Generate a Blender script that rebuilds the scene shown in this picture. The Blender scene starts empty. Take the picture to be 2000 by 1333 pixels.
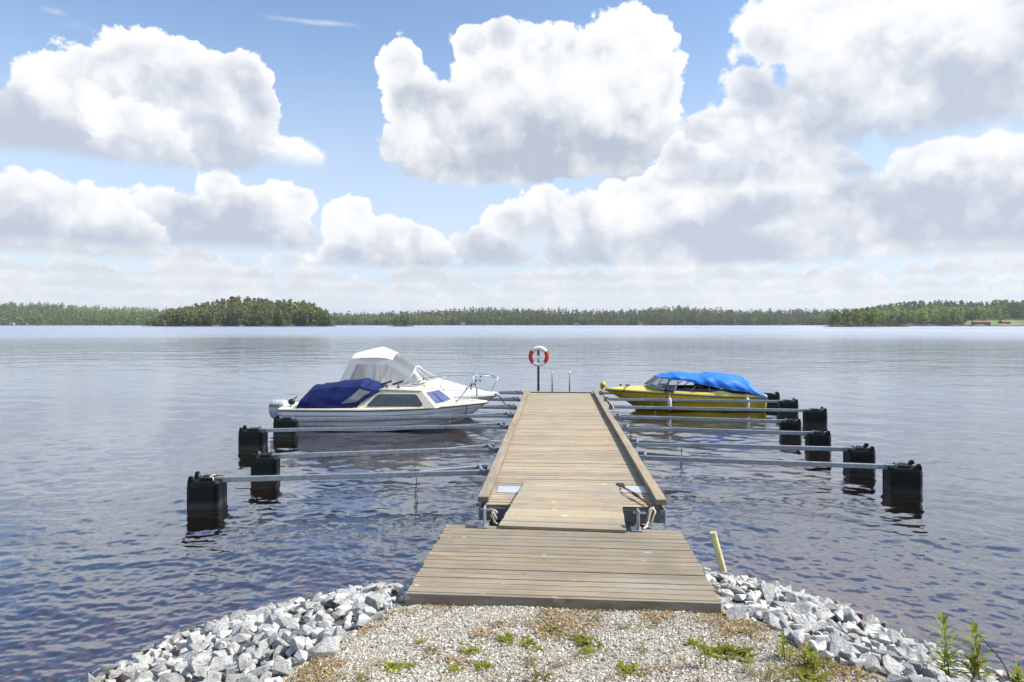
import bpy, bmesh, math, random
import numpy as np
from mathutils import Vector, Matrix, noise as mnoise
R = math.radians
rng = random.Random(7)
nrng = np.random.default_rng(11)
sc = bpy.context.scene
COL = sc.collection

# ------------------------------------------------------------------ camera
CAMZ, HOR, F = 3.0, 633.5, 1333.3          # eye height above the lake, horizon row and focal length of the photograph
cam = bpy.data.cameras.new('camera'); camo = bpy.data.objects.new('camera', cam); COL.objects.link(camo)
cam.lens = 24; cam.sensor_width = 36; cam.clip_end = 20000; cam.clip_start = 0.1
cam.shift_y = -(666.5 - HOR) / 2000
camo.location = (0, 0, CAMZ); camo.rotation_euler = (R(90), 0, 0)
sc.camera = camo

# ------------------------------------------------------------------ sun and view
SUN_EL, SUN_AZ = R(47), R(92)              # azimuth clockwise from +Y
sun = bpy.data.lights.new('sun', 'SUN'); suno = bpy.data.objects.new('sun', sun); COL.objects.link(suno)
sun.energy = 4.2; sun.angle = R(0.5); sun.color = (1.0, 0.95, 0.87)
sd = Vector((math.sin(SUN_AZ) * math.cos(SUN_EL), math.cos(SUN_AZ) * math.cos(SUN_EL), math.sin(SUN_EL)))
suno.rotation_euler = sd.to_track_quat('Z', 'Y').to_euler(); suno.location = (30, 0, 40)
vs = sc.view_settings
vs.view_transform = 'Standard'; vs.look = 'None'; vs.exposure = 0.45; vs.gamma = 1
cy = sc.cycles
cy.use_denoising = True
cy.use_adaptive_sampling = True; cy.adaptive_threshold = 0.02
cy.max_bounces = 7; cy.diffuse_bounces = 3; cy.glossy_bounces = 4; cy.transmission_bounces = 6
cy.transparent_max_bounces = 16; cy.volume_bounces = 0
cy.caustics_reflective = False; cy.caustics_refractive = False
cy.sample_clamp_indirect = 6

# ------------------------------------------------------------------ node helper
class NT:
    def __init__(s, tree): s.t = tree; s.n = tree.nodes; s.l = tree.links
    def put(s, sock, v):
        if isinstance(v, bpy.types.NodeSocket): s.l.new(v, sock)
        elif v is not None: sock.default_value = v
    def m(s, op, a=None, b=None, c=None, clamp=False):
        n = s.n.new('ShaderNodeMath'); n.operation = op; n.use_clamp = clamp
        for i, v in enumerate((a, b, c)):
            if v is not None: s.put(n.inputs[i], v)
        return n.outputs[0]
    def v(s, op, a=None, b=None, c=None, scale=None):
        n = s.n.new('ShaderNodeVectorMath'); n.operation = op
        for i, x in enumerate((a, b, c)):
            if x is not None: s.put(n.inputs[i], x)
        if scale is not None: s.put(n.inputs['Scale'], scale)
        return n.outputs['Value'] if op in ('LENGTH', 'DOT_PRODUCT', 'DISTANCE') else n.outputs['Vector']
    def mapr(s, x, a, b, c=0.0, d=1.0, kind='SMOOTHSTEP'):
        n = s.n.new('ShaderNodeMapRange'); n.interpolation_type = kind; n.clamp = True
        for i, v in enumerate((x, a, b, c, d)): s.put(n.inputs[i], v)
        return n.outputs[0]
    def noise(s, vec, scale=1.0, detail=4.0, rough=0.5, color=False, dist=0.0):
        n = s.n.new('ShaderNodeTexNoise'); s.put(n.inputs['Vector'], vec)
        n.inputs['Scale'].default_value = scale; n.inputs['Detail'].default_value = detail
        n.inputs['Roughness'].default_value = rough; n.inputs['Distortion'].default_value = dist
        return n.outputs['Color' if color else 'Fac']
    def vor(s, vec, scale=1.0, detail=0.0, feature='F1', out='Distance', rough=0.5, rand=1.0):
        n = s.n.new('ShaderNodeTexVoronoi'); n.feature = feature; s.put(n.inputs['Vector'], vec)
        n.inputs['Scale'].default_value = scale
        if 'Detail' in n.inputs: n.inputs['Detail'].default_value = detail; n.inputs['Roughness'].default_value = rough
        n.inputs['Randomness'].default_value = rand
        return n.outputs[out]
    def mix(s, f, a, b, kind='MIX'):
        n = s.n.new('ShaderNodeMix'); n.data_type = 'RGBA'; n.blend_type = kind
        s.put(n.inputs[0], f)
        for i, v in ((6, a), (7, b)):
            s.put(n.inputs[i], (*v, 1) if isinstance(v, (tuple, list)) and len(v) == 3 else v)
        return n.outputs[2]
    def ramp(s, f, stops):
        n = s.n.new('ShaderNodeValToRGB'); s.put(n.inputs[0], f)
        e = n.color_ramp.elements
        while len(e) < len(stops): e.new(0.5)
        for q, (p, c) in zip(e, stops): q.position = p; q.color = (*c, 1)
        return n.outputs[0]
    def comb(s, x, y, z):
        n = s.n.new('ShaderNodeCombineXYZ')
        for i, v in enumerate((x, y, z)): s.put(n.inputs[i], v)
        return n.outputs[0]
    def sep(s, v):
        n = s.n.new('ShaderNodeSeparateXYZ'); s.put(n.inputs[0], v); return n.outputs

# ------------------------------------------------------------------ world: sky with fair-weather cumulus
def build_world():
    w = bpy.data.worlds.new('World'); sc.world = w; w.use_nodes = True
    w.cycles.sampling_method = 'MANUAL'; w.cycles.sample_map_resolution = 512
    t = NT(w.node_tree); t.n.clear()
    out = t.n.new('ShaderNodeOutputWorld'); bg = t.n.new('ShaderNodeBackground')
    t.l.new(bg.outputs[0], out.inputs[0])
    sky = t.n.new('ShaderNodeTexSky'); sky.sky_type = 'NISHITA'; sky.sun_disc = False
    sky.sun_elevation = SUN_EL; sky.sun_rotation = SUN_AZ
    sky.air_density = 1.0; sky.dust_density = 0.6; sky.ozone_density = 3.0; sky.altitude = 80
    STR = 0.15
    bg.inputs['Strength'].default_value = STR
    tc = t.n.new('ShaderNodeTexCoord'); d = tc.outputs['Generated']
    sx, sy, sz = t.sep(d)
    az = t.m('ARCTAN2', sx, sy)
    hl = t.m('SQRT', t.m('ADD', t.m('MULTIPLY', sx, sx), t.m('MULTIPLY', sy, sy)))
    te = t.m('DIVIDE', sz, t.m('MAXIMUM', hl, 0.02))          # tangent of the elevation
    te = t.m('MINIMUM', te, 3.0)
    P = t.comb(az, te, 0.0)
    cyl = t.comb(t.m('DIVIDE', sx, t.m('MAXIMUM', hl, 0.02)), t.m('DIVIDE', sy, t.m('MAXIMUM', hl, 0.02)), te)
    # shared turbulence (seamless round the horizon)
    wv = t.noise(cyl, 7.0, 4.0, 0.55, color=True)
    wv2 = t.noise(cyl, 42.0, 3.0, 0.62, color=True)
    warp = t.v('SUBTRACT', wv, (0.5, 0.5, 0.5)); warp2 = t.v('SUBTRACT', wv2, (0.5, 0.5, 0.5))
    cw = t.v('ADD', cyl, t.v('SCALE', warp2, scale=0.022))
    bil = t.vor(cw, 15.0, 1.0, rough=0.6)                         # rounded billows
    bilf = t.vor(t.v('ADD', cw, (3.1, 1.7, 0.4)), 52.0, 0.0)
    shn = t.noise(cw, 8.5, 3.0, 0.5)
    shn2 = t.noise(t.v('ADD', cw, (sd.x * 0.022, 0.0, 0.030)), 8.5, 3.0, 0.5)
    relief = t.m('SUBTRACT', shn, shn2)                           # >0 on the sides turned to the sun
    puff = t.m('SUBTRACT', 0.50, t.m('MULTIPLY_ADD', bilf, 0.34, t.m('MULTIPLY', bil, 0.80)))
    fine = t.m('SUBTRACT', t.noise(cw, 64.0, 4.0, 0.68), 0.5)
    soft = t.sep(warp)[0]
    big = t.sep(warp)[2]
    col = sky.outputs[0]
    K = 1.0 / STR
    WHITE = (0.80 * K, 0.80 * K, 0.795 * K); GREY = (0.415 * K, 0.46 * K, 0.545 * K)
    HAZE = (0.545 * K, 0.61 * K, 0.70 * K)
    # pale milky air low over the horizon
    col = t.mix(t.mapr(te, 0.0, 0.46, 0.88, 0.03), col, HAZE)
    ax = lambda px: math.atan((px - 1000) / F)
    def P2(px, py):
        a = ax(px); return a, (HOR - py) / F * math.cos(a)
    def lobesum(pw, lobes, k=0.35):
        h = None
        for (px, py, rx, ry) in lobes:
            a, e = P2(px, py)
            ir = (F / rx * 0.93, F / ry, 0.0)
            q = t.v('MULTIPLY_ADD', pw, ir, (-a * ir[0], -e * ir[1], 0.0))
            g = t.m('SUBTRACT', 1.10, t.v('LENGTH', q))
            h = g if h is None else t.m('SMOOTH_MAX', h, g, k)
        return h
    def cloud(col, lobes, base, height, warp_a=0.03, edge=0.10, amp=0.55, dens=1.0, lift=0.0, basesoft=26, dark=1.0):
        pw = t.v('ADD', P, t.v('ADD', t.v('SCALE', warp, scale=warp_a), t.v('SCALE', warp2, scale=warp_a * 0.22)))
        h = lobesum(pw, lobes)
        hh = t.m('MULTIPLY_ADD', fine, amp * 0.60, t.m('MULTIPLY_ADD', puff, amp, h))
        mask = t.mapr(hh, 0.0, edge, 0.0, dens)
        e0 = P2(1000, base)[1]; bs = basesoft / F
        yb = t.m('ADD', te, t.m('MULTIPLY', soft, 0.022))
        mask = t.m('MULTIPLY', mask, t.mapr(yb, e0 - bs * 0.5, e0 + bs * 0.5))
        rel = t.m('DIVIDE', t.m('SUBTRACT', yb, e0), height / F)       # 0 at the flat base, 1 at the crown
        s = t.mapr(rel, -0.05, 1.0, 0.0, 0.62, 'LINEAR')
        s = t.m('MULTIPLY_ADD', relief, 1.7, s)
        s = t.m('MULTIPLY_ADD', big, 0.75, s)
        s = t.m('MULTIPLY_ADD', puff, 0.45, s)
        s = t.m('MULTIPLY_ADD', fine, 0.35, s)
        thin = t.mapr(hh, 0.0, 0.5, 0.36, 0.0)                          # thin rims let the light through
        s = t.m('ADD', s, t.m('MULTIPLY', thin, t.mapr(rel, 0.0, 0.5, 0.25, 1.0)))
        s = t.m('ADD', s, 0.15 + lift, clamp=True)
        g = tuple(c * dark for c in GREY)
        mx = lambda f: tuple((1 - f) * a + f * b for a, b in zip(g, WHITE))
        c = t.ramp(s, [(0.0, g), (0.22, mx(0.28)), (0.5, mx(0.72)), (0.8, mx(0.95)), (1.0, WHITE)])
        return t.mix(mask, col, c)
    # ---- scattered cumulus all round the sky (overhead and outside the view)
    gv = t.noise(cyl, 2.6, 6.0, 0.55)
    gm = t.mapr(t.m('ADD', gv, t.m('MULTIPLY', puff, 0.10)), 0.55, 0.61)
    away = t.m('MAXIMUM', t.mapr(t.m('ABSOLUTE', az), 0.66, 0.80), t.mapr(te, 0.50, 0.62))
    gs = t.m('ADD', t.mapr(gv, 0.55, 0.76, 0.95, 0.25), t.m('MULTIPLY', relief, 1.0), clamp=True)
    gcol = t.ramp(gs, [(0.0, GREY), (0.5, tuple(0.35 * a + 0.65 * b for a, b in zip(GREY, WHITE))), (1.0, WHITE)])
    gcol_mask = t.m('MULTIPLY', gm, away)
    # ---- far decks low over the horizon: thin, streaky, pale, right round
    flat = t.comb(t.sep(cyl)[0], t.sep(cyl)[1], t.m('MULTIPLY', te, 0.55))
    def deck(col, base, amp, scale, off, thr, lo=0.60, hi=0.86, alpha=0.95):
        e0 = (HOR - base) / F; A = amp / F
        nv = t.noise(t.v('ADD', flat, (off, off * 0.7, 0.0)), scale, 5.0, 0.62)
        top = t.m('MULTIPLY', t.m('SUBTRACT', nv, thr), A * 4.0)
        y = t.m('ADD', t.m('SUBTRACT', te, e0), t.m('MULTIPLY', fine, 0.010))
        up = t.mapr(t.m('SUBTRACT', top, y), 0.0, A * 0.30); dn = t.mapr(t.m('ADD', y, t.m('MULTIPLY', soft, 0.010)), -A * 0.22, A * 0.12)
        sh = t.mapr(t.m('DIVIDE', y, t.m('MAXIMUM', top, A * 0.25)), 0.0, 1.0, 0.28, 0.85)
        sh = t.m('MULTIPLY_ADD', relief, 1.6, t.m('MULTIPLY_ADD', puff, 0.5, sh), clamp=True)
        c = t.ramp(sh, [(0.0, (lo * 0.95 * K, lo * 1.0 * K, lo * 1.065 * K)), (1.0, (hi * K, hi * K, hi * 0.995 * K))])
        return t.mix(t.m('MULTIPLY', t.m('MULTIPLY', up, dn), alpha), col, c)
    col = deck(col, 606, 26, 36.0, 1.0, 0.30, 0.64, 0.74)
    col = deck(col, 590, 32, 29.0, 4.0, 0.33, 0.62, 0.77)
    col = deck(col, 570, 42, 21.0, 7.0, 0.35, 0.59, 0.79)
    col = deck(col, 546, 52, 15.0, 11.0, 0.35, 0.56, 0.80)
    col = deck(col, 516, 56, 11.0, 15.0, 0.39, 0.53, 0.80)
    # ---- the cumulus in view, far ones first
    col = cloud(col, [(955, 488, 85, 48), (1010, 435, 75, 55), (1065, 410, 65, 52), (1130, 430, 100, 55), (1240, 400, 130, 65), (1330, 360, 90, 60),
                      (1200, 480, 170, 50), (1380, 460, 190, 70), (1560, 470, 160, 60)], 518, 150, 0.022, 0.16, 0.6)
    col = cloud(col, [(1650, 455, 170, 60), (1830, 450, 160, 70), (1960, 420, 140, 90), (1480, 400, 150, 70), (1640, 395, 170, 60), (1850, 365, 140, 65),
                      (1960, 330, 130, 70), (2080, 380, 170, 130), (1860, 320, 110, 50), (1480, 330, 130, 60), (1560, 300, 90, 45), (1380, 310, 90, 70)], 500, 215, 0.025, 0.2, 0.55)
    col = cloud(col, [(690, 405, 50, 36), (660, 425, 40, 50), (710, 450, 80, 55), (795, 475, 75, 45), (840, 500, 60, 30), (700, 500, 90, 40)], 520, 140, 0.02, 0.14, 0.6, lift=0.12)
    col = cloud(col, [(430, 365, 52, 50), (470, 400, 50, 50), (395, 430, 130, 70), (310, 415, 110, 66), (555, 395, 80, 46), (590, 460, 40, 45), (520, 465, 90, 45), (360, 470, 160, 50)], 494, 150, 0.022, 0.14, 0.6)
    col = cloud(col, [(50, 405, 140, 62), (170, 412, 105, 60), (-60, 410, 130, 70), (100, 460, 200, 60), (235, 450, 80, 55)], 500, 130, 0.02, 0.16, 0.55)
    col = cloud(col, [(1400, 265, 100, 48), (1500, 320, 170, 55), (1610, 335, 110, 45), (1330, 290, 70, 60), (1440, 350, 150, 40)], 372, 130, 0.024, 0.2, 0.6, lift=0.12, basesoft=46)
    col = cloud(col, [(1500, 60, 85, 85), (1470, 185, 70, 75), (1620, 50, 150, 110), (1640, 190, 170, 105), (1800, 70, 150, 120), (1960, 150, 150, 150), (1860, 240, 140, 80),
                      (1560, 250, 140, 50), (2100, 120, 200, 220), (1700, -60, 260, 110), (2050, -80, 200, 90), (1420, 245, 110, 50), (1930, 290, 150, 60), (1560, 285, 150, 40)], 318, 330, 0.035, 0.20, 0.6, lift=0.06, basesoft=60)
    col = cloud(col, [(540, 298, 80, 36), (590, 310, 40, 26), (490, 308, 45, 26)], 336, 70, 0.018, 0.3, 0.5, lift=0.25, basesoft=40)
    col = cloud(col, [(330, 135, 120, 68), (460, 160, 68, 68), (250, 150, 90, 60), (150, 200, 110, 95), (280, 220, 190, 120), (430, 215, 105, 95), (70, 275, 100, 85),
                      (250, 300, 220, 90), (-60, 310, 140, 70), (500, 225, 38, 60)], 356, 285, 0.030, 0.09, 0.5)
    col = cloud(col, [(270, 232, 92, 48), (250, 288, 62, 40), (320, 275, 60, 50), (360, 318, 34, 26)], 348, 130, 0.022, 0.35, 0.55, lift=0.2, basesoft=60, dens=0.9)
    col = cloud(col, [(785, 125, 46, 60), (800, 190, 62, 75), (850, 225, 85, 75), (925, 90, 46, 44), (980, 78, 46, 52), (965, 145, 75, 66), (1080, 100, 100, 75), (1215, 85, 105, 85),
                      (1275, 160, 70, 85), (1120, 210, 190, 115), (890, 290, 160, 75), (1150, 295, 150, 70), (1020, 290, 220, 75), (1240, 250, 90, 80)], 362, 320, 0.028, 0.09, 0.5, dark=0.92)
    col = cloud(col, [(110, 28, 22, 9), (145, 55, 26, 14), (175, 78, 30, 22)], 130, 90, 0.02, 0.9, 0.5, dens=0.55, lift=0.5, basesoft=60)
    col = cloud(col, [(620, 46, 110, 8)], 80, 60, 0.012, 1.0, 0.3, dens=0.4, lift=0.6, basesoft=20)
    col = t.mix(gcol_mask, col, gcol)
    # below the horizon: dull water tone (never seen directly)
    col = t.mix(t.mapr(te, -0.02, 0.0, 1.0, 0.0), col, (0.22 * K, 0.24 * K, 0.26 * K))
    t.l.new(col, bg.inputs['Color'])
build_world()

# ------------------------------------------------------------------ mesh and object helpers
def U(px, py, z):
    """point of the place at height z that the photograph shows at (px, py)"""
    d = F * (CAMZ - z) / (py - HOR)
    return Vector(((px - 1000) * d / F, d, z))

class MB:
    def __init__(s): s.v = []; s.f = []; s.fm = []
    def add(s, vs, fs, mi=0):
        o = len(s.v); s.v += [tuple(p) for p in vs]
        s.f += [tuple(i + o for i in f) for f in fs]; s.fm += [mi] * len(fs); return s
    def box(s, c, size, rot=None, mi=0, bevel=0.0):
        hx, hy, hz = (q / 2 for q in size)
        if bevel:
            b = bevel; vs = []; fs = []
            for sx in (-1, 1):
                for sy in (-1, 1):
                    for sz in (-1, 1):
                        vs += [Vector((sx * (hx - b), sy * (hy - b), sz * hz)), Vector((sx * (hx - b), sy * hy, sz * (hz - b))), Vector((sx * hx, sy * (hy - b), sz * (hz - b)))]
            bm = bmesh.new()
            for q in vs: bm.verts.new(q)
            bmesh.ops.convex_hull(bm, input=bm.verts)
            bmesh.ops.dissolve_limit(bm, angle_limit=0.01, verts=bm.verts, edges=bm.edges)
            bm.verts.index_update()
            vs = [q.co.copy() for q in bm.verts]; fs = [[q.index for q in f.verts] for f in bm.faces]; bm.free()
        else:
            vs = [Vector((x, y, z)) for x in (-hx, hx) for y in (-hy, hy) for z in (-hz, hz)]
            fs = [(0, 1, 3, 2), (4, 6, 7, 5), (0, 4, 5, 1), (2, 3, 7, 6), (0, 2, 6, 4), (1, 5, 7, 3)]
        if rot is not None: vs = [rot @ q for q in vs]
        c = Vector(c)
        return s.add([q + c for q in vs], fs, mi)
    def bar(s, a, b, w, h, mi=0, bevel=0.0):
        a, b = Vector(a), Vector(b); d = b - a; L = d.length; d.normalize()
        up = Vector((0, 0, 1)) if abs(d.z) < 0.95 else Vector((0, 1, 0))
        y = up.cross(d).normalized(); z = d.cross(y)
        m = Matrix((d, y, z)).transposed()
        return s.box((a + b) / 2, (L, w, h), m, mi, bevel)
    def tube(s, pts, r, seg=8, cap=True, mi=0):
        pts = [Vector(p) for p in pts]; n = len(pts); vs = []; fs = []
        rr = r if isinstance(r, (list, tuple)) else [r] * n
        prev = None
        for i, p in enumerate(pts):
            d = (pts[min(i + 1, n - 1)] - pts[max(i - 1, 0)]).normalized()
            if prev is None:
                up = Vector((0, 0, 1)) if abs(d.z) < 0.9 else Vector((1, 0, 0)); x = up.cross(d).normalized()
            else: x = (prev - d * prev.dot(d)).normalized()
            prev = x; y = d.cross(x)
            vs += [p + (x * math.cos(2 * math.pi * k / seg) + y * math.sin(2 * math.pi * k / seg)) * rr[i] for k in range(seg)]
        for i in range(n - 1):
            for k in range(seg):
                k2 = (k + 1) % seg
                fs.append((i * seg + k, i * seg + k2, (i + 1) * seg + k2, (i + 1) * seg + k))
        if cap: fs += [tuple(range(seg))[::-1], tuple(range((n - 1) * seg, n * seg))]
        return s.add(vs, fs, mi)
    def grid(s, g, closed=False, mi=0):
        """g: rows of points"""
        n, m = len(g), len(g[0]); vs = [p for r in g for p in r]; fs = []
        for i in range(n - 1):
            for j in range(m if closed else m - 1):
                j2 = (j + 1) % m
                fs.append((i * m + j, i * m + j2, (i + 1) * m + j2, (i + 1) * m + j))
        return s.add(vs, fs, mi)
    def sphere(s, c, r, seg=12, rings=8, mi=0):
        c = Vector(c); rr = r if isinstance(r, (tuple, list)) else (r, r, r)
        g = [[c + Vector((rr[0] * math.sin(t) * math.cos(p), rr[1] * math.sin(t) * math.sin(p), rr[2] * math.cos(t)))
              for p in [2 * math.pi * k / seg for k in range(seg)]] for t in [math.pi * (i + 0.02) / (rings + 0.04) for i in range(rings + 1)]]
        s.grid(g, True, mi); return s
    def build(s, name, mats, parent=None, smooth=False, angle=None):
        me = bpy.data.meshes.new(name); me.from_pydata(s.v, [], s.f)
        for m in (mats if isinstance(mats, (list, tuple)) else [mats]): me.materials.append(m)
        if any(s.fm): me.polygons.foreach_set('material_index', s.fm)
        bm = bmesh.new(); bm.from_mesh(me); bmesh.ops.recalc_face_normals(bm, faces=bm.faces); bm.to_mesh(me); bm.free()
        if smooth:
            me.polygons.foreach_set('use_smooth', [True] * len(me.polygons))
            if angle: me.set_sharp_from_angle(angle=R(angle))
        me.update()
        return link(name, me, parent)

def link(name, me, parent=None):
    o = bpy.data.objects.new(name, me); COL.objects.link(o)
    if parent is not None: o.parent = parent
    return o
def tag(o, label=None, cat=None, group=None, kind=None):
    if label: o['label'] = label
    if cat: o['category'] = cat
    if group: o['group'] = group
    if kind: o['kind'] = kind
    return o
def thing(name, label, cat, loc=(0, 0, 0), rotz=0.0, group=None):
    o = bpy.data.objects.new(name, None); COL.objects.link(o); o.empty_display_size = 0.2
    o.location = loc; o.rotation_euler = (0, 0, rotz)
    return tag(o, label, cat, group)
def catmull(P, n):
    P = [np.array(p, float) for p in P]; out = []
    m = len(P) - 1
    for k in range(n):
        u = k / (n - 1) * m; i = min(int(u), m - 1); f = u - i
        p1, p2 = P[i], P[i + 1]
        p0 = P[i - 1] if i > 0 else 2 * p1 - p2
        p3 = P[i + 2] if i + 2 <= m else 2 * p2 - p1
        out.append(0.5 * (2 * p1 + (p2 - p0) * f + (2 * p0 - 5 * p1 + 4 * p2 - p3) * f * f + (3 * p1 - p0 - 3 * p2 + p3) * f ** 3))
    return out
def patch(ctrl, nu, nv):
    """dense smooth grid through rows of control points"""
    rows = [catmull(r, nv) for r in ctrl]
    cols = [catmull([r[j] for r in rows], nu) for j in range(nv)]
    return [[Vector(cols[j][i]) for j in range(nv)] for i in range(nu)]

# ------------------------------------------------------------------ materials
def new_mat(name):
    m = bpy.data.materials.new(name); m.use_nodes = True
    t = NT(m.node_tree); return m, t, t.n['Principled BSDF']
def mat(name, col, rough=0.5, metal=0.0, var=0.12, scale=8.0, bump=0.0, bscale=60.0, coat=0.0, dirt=None, rnd=0.0, trans=0.0, spec=0.5):
    m, t, p = new_mat(name)
    tc = t.n.new('ShaderNodeTexCoord').outputs['Object']
    n = t.noise(tc, scale, 5.0, 0.6)
    c = t.mix(t.mapr(n, 0.3, 0.7), tuple(x * (1 - var) for x in col), tuple(min(1, x * (1 + var)) for x in col))
    if dirt:
        n2 = t.noise(tc, scale * 0.35, 6.0, 0.65)
        c = t.mix(t.mapr(n2, 0.52, 0.72, 0.0, dirt[1]), c, dirt[0])
    if rnd:
        oi = t.n.new('ShaderNodeObjectInfo').outputs['Random']
        hs = t.n.new('ShaderNodeHueSaturation'); t.put(hs.inputs['Value'], t.m('MULTIPLY_ADD', oi, 2 * rnd, 1 - rnd)); t.put(hs.inputs['Color'], c); c = hs.outputs[0]
    t.put(p.inputs['Base Color'], c)
    p.inputs['Roughness'].default_value = rough; p.inputs['Metallic'].default_value = metal
    p.inputs['Coat Weight'].default_value = coat; p.inputs['Specular IOR Level'].default_value = spec
    if trans: p.inputs['Transmission Weight'].default_value = trans
    t.put(p.inputs['Roughness'], t.m('MULTIPLY_ADD', n, 0.2, max(0.02, rough - 0.1)))
    if bump:
        b = t.n.new('ShaderNodeBump'); b.inputs['Strength'].default_value = bump; b.inputs['Distance'].default_value = 0.01
        t.put(b.inputs['Height'], t.noise(tc, bscale, 4.0, 0.6)); t.l.new(b.outputs[0], p.inputs['Normal'])
    return m

def wood(name, a, b, c, grey, spots=True):
    """weathered planks, grain along local X, every board a little different"""
    m, t, p = new_mat(name)
    oi = t.n.new('ShaderNodeObjectInfo').outputs['Random']
    tc = t.n.new('ShaderNodeTexCoord').outputs['Object']
    v = t.v('ADD', tc, t.comb(t.m('MULTIPLY', oi, 37.0), t.m('MULTIPLY', oi, 91.0), 0.0))
    gr = t.noise(t.v('MULTIPLY', v, (1.6, 46.0, 30.0)), 1.0, 5.0, 0.62)
    fi = t.noise(t.v('MULTIPLY', v, (7.0, 190.0, 120.0)), 1.0, 3.0, 0.6)
    bl = t.noise(t.v('MULTIPLY', v, (2.2, 4.5, 4.0)), 1.0, 5.0, 0.6)
    col = t.ramp(gr, [(0.25, c), (0.45, a), (0.62, b), (0.8, tuple(min(1, x * 1.15) for x in b))])
    col = t.mix(t.mapr(bl, 0.42, 0.68, 0.0, 0.75), col, grey)
    col = t.mix(t.mapr(fi, 0.3, 0.44, 0.45, 0.0), col, tuple(x * 0.35 for x in c))
    if spots:
        sp = t.noise(v, 5.5, 2.0, 0.5)
        col = t.mix(t.mapr(sp, 0.70, 0.735, 0.0, 0.75), col, (0.62, 0.60, 0.55))
        dk = t.noise(t.v('ADD', v, (5, 3, 1)), 9.0, 3.0, 0.5)
        col = t.mix(t.mapr(dk, 0.69, 0.75, 0.0, 0.55), col, (0.10, 0.08, 0.06))
    ox, oy, oz = t.sep(tc)                                        # two screw heads at every joist
    sx_ = t.m('MULTIPLY', t.m('SUBTRACT', t.m('FRACT', t.m('ADD', t.m('DIVIDE', ox, 0.58), 0.5)), 0.5), 0.58)
    sy_ = t.m('SUBTRACT', t.m('ABSOLUTE', oy), 0.034)
    sdist = t.m('SQRT', t.m('ADD', t.m('MULTIPLY', sx_, sx_), t.m('MULTIPLY', sy_, sy_)))
    col = t.mix(t.mapr(sdist, 0.003, 0.006, 0.5, 0.0), col, (0.06, 0.055, 0.05))
    gy = t.sep(t.n.new('ShaderNodeTexCoord').outputs['Generated'])[1]      # board edges darkened: gap shade put into the colour, with some grime
    col = t.mix(t.m('MULTIPLY', t.mapr(t.m('ABSOLUTE', t.m('SUBTRACT', gy, 0.5)), 0.42, 0.5, 0.0, 0.62), t.mapr(bl, 0.3, 0.6, 1.0, 0.45)), col, tuple(x * 0.30 for x in c))
    geo_ = t.n.new('ShaderNodeNewGeometry').outputs['Position']
    st = t.noise(geo_, 1.1, 6.0, 0.62)
    col = t.mix(t.mapr(st, 0.46, 0.70, 0.0, 0.55), col, tuple(x * 0.62 for x in grey))
    st2 = t.noise(t.v('MULTIPLY', v, (0.8, 9.0, 5.0)), 1.0, 4.0, 0.6)
    col = t.mix(t.mapr(st2, 0.56, 0.74, 0.0, 0.5), col, tuple(x * 0.55 for x in a))
    hs = t.n.new('ShaderNodeHueSaturation'); t.put(hs.inputs['Color'], col)
    t.put(hs.inputs['Value'], t.m('MULTIPLY_ADD', oi, 0.24, 0.86)); t.put(hs.inputs['Saturation'], t.m('MULTIPLY_ADD', t.m('FRACT', t.m('MULTIPLY', oi, 17.3)), 0.25, 0.88))
    t.put(p.inputs['Base Color'], hs.outputs[0]); p.inputs['Roughness'].default_value = 0.78; p.inputs['Specular IOR Level'].default_value = 0.3
    b = t.n.new('ShaderNodeBump'); b.inputs['Strength'].default_value = 0.5; b.inputs['Distance'].default_value = 0.004
    t.put(b.inputs['Height'], t.m('ADD', gr, t.m('MULTIPLY', fi, 0.5))); t.l.new(b.outputs[0], p.inputs['Normal'])
    return m

M = {}
M['deck'] = wood('dock_wood', (0.43, 0.34, 0.215), (0.52, 0.425, 0.285), (0.30, 0.23, 0.14), (0.46, 0.405, 0.32))
M['land'] = wood('landing_wood', (0.300, 0.237, 0.155), (0.375, 0.305, 0.21), (0.19, 0.145, 0.09), (0.345, 0.305, 0.24))
M['curb'] = wood('curb_wood', (0.33, 0.26, 0.17), (0.42, 0.345, 0.235), (0.20, 0.152, 0.09), (0.37, 0.32, 0.25))
M['galv'] = mat('galvanised_steel', (0.33, 0.36, 0.385), 0.45, 0.6, 0.18, 14, 0.15, 90)
M['steel_dark'] = mat('dull_steel_plate', (0.17, 0.19, 0.20), 0.5, 0.5, 0.2, 9, 0.2, 60, dirt=((0.10, 0.07, 0.05), 0.6))
M['plate'] = mat('aluminium_hatch', (0.62, 0.64, 0.66), 0.45, 0.35, 0.08, 5)
M['float'] = mat('black_float_plastic', (0.005, 0.008, 0.0075), 0.55, 0.0, 0.3, 6, 0.1, 40, dirt=((0.012, 0.017, 0.015), 0.6), spec=0.18)
_t = NT(M['float'].node_tree); _p = _t.n['Principled BSDF']; _z = _t.sep(_t.n.new('ShaderNodeNewGeometry').outputs['Position'])[2]
_src = _p.inputs['Base Color'].links[0].from_socket
_n = _t.noise(_t.n.new('ShaderNodeTexCoord').outputs['Object'], 7.0, 5.0, 0.65)
_t.put(_p.inputs['Base Color'], _t.mix(_t.m('MULTIPLY', _t.mapr(_t.m('ADD', _z, _t.m('MULTIPLY', _n, -0.12)), -0.02, 0.10, 1.0, 0.0), 0.8), _src, (0.035, 0.050, 0.046)))
M['concrete'] = mat('pontoon_concrete', (0.33, 0.34, 0.33), 0.85, 0, 0.15, 9, 0.3, 50)
M['rope'] = mat('pale_rope', (0.60, 0.54, 0.42), 0.9, 0, 0.25, 60, 0.6, 220)
M['rope_red'] = mat('red_strap', (0.17, 0.045, 0.03), 0.8, 0, 0.4, 50, 0.4, 200)
M['rope_dark'] = mat('dark_rope', (0.05, 0.045, 0.05), 0.9, 0, 0.4, 50)
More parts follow.
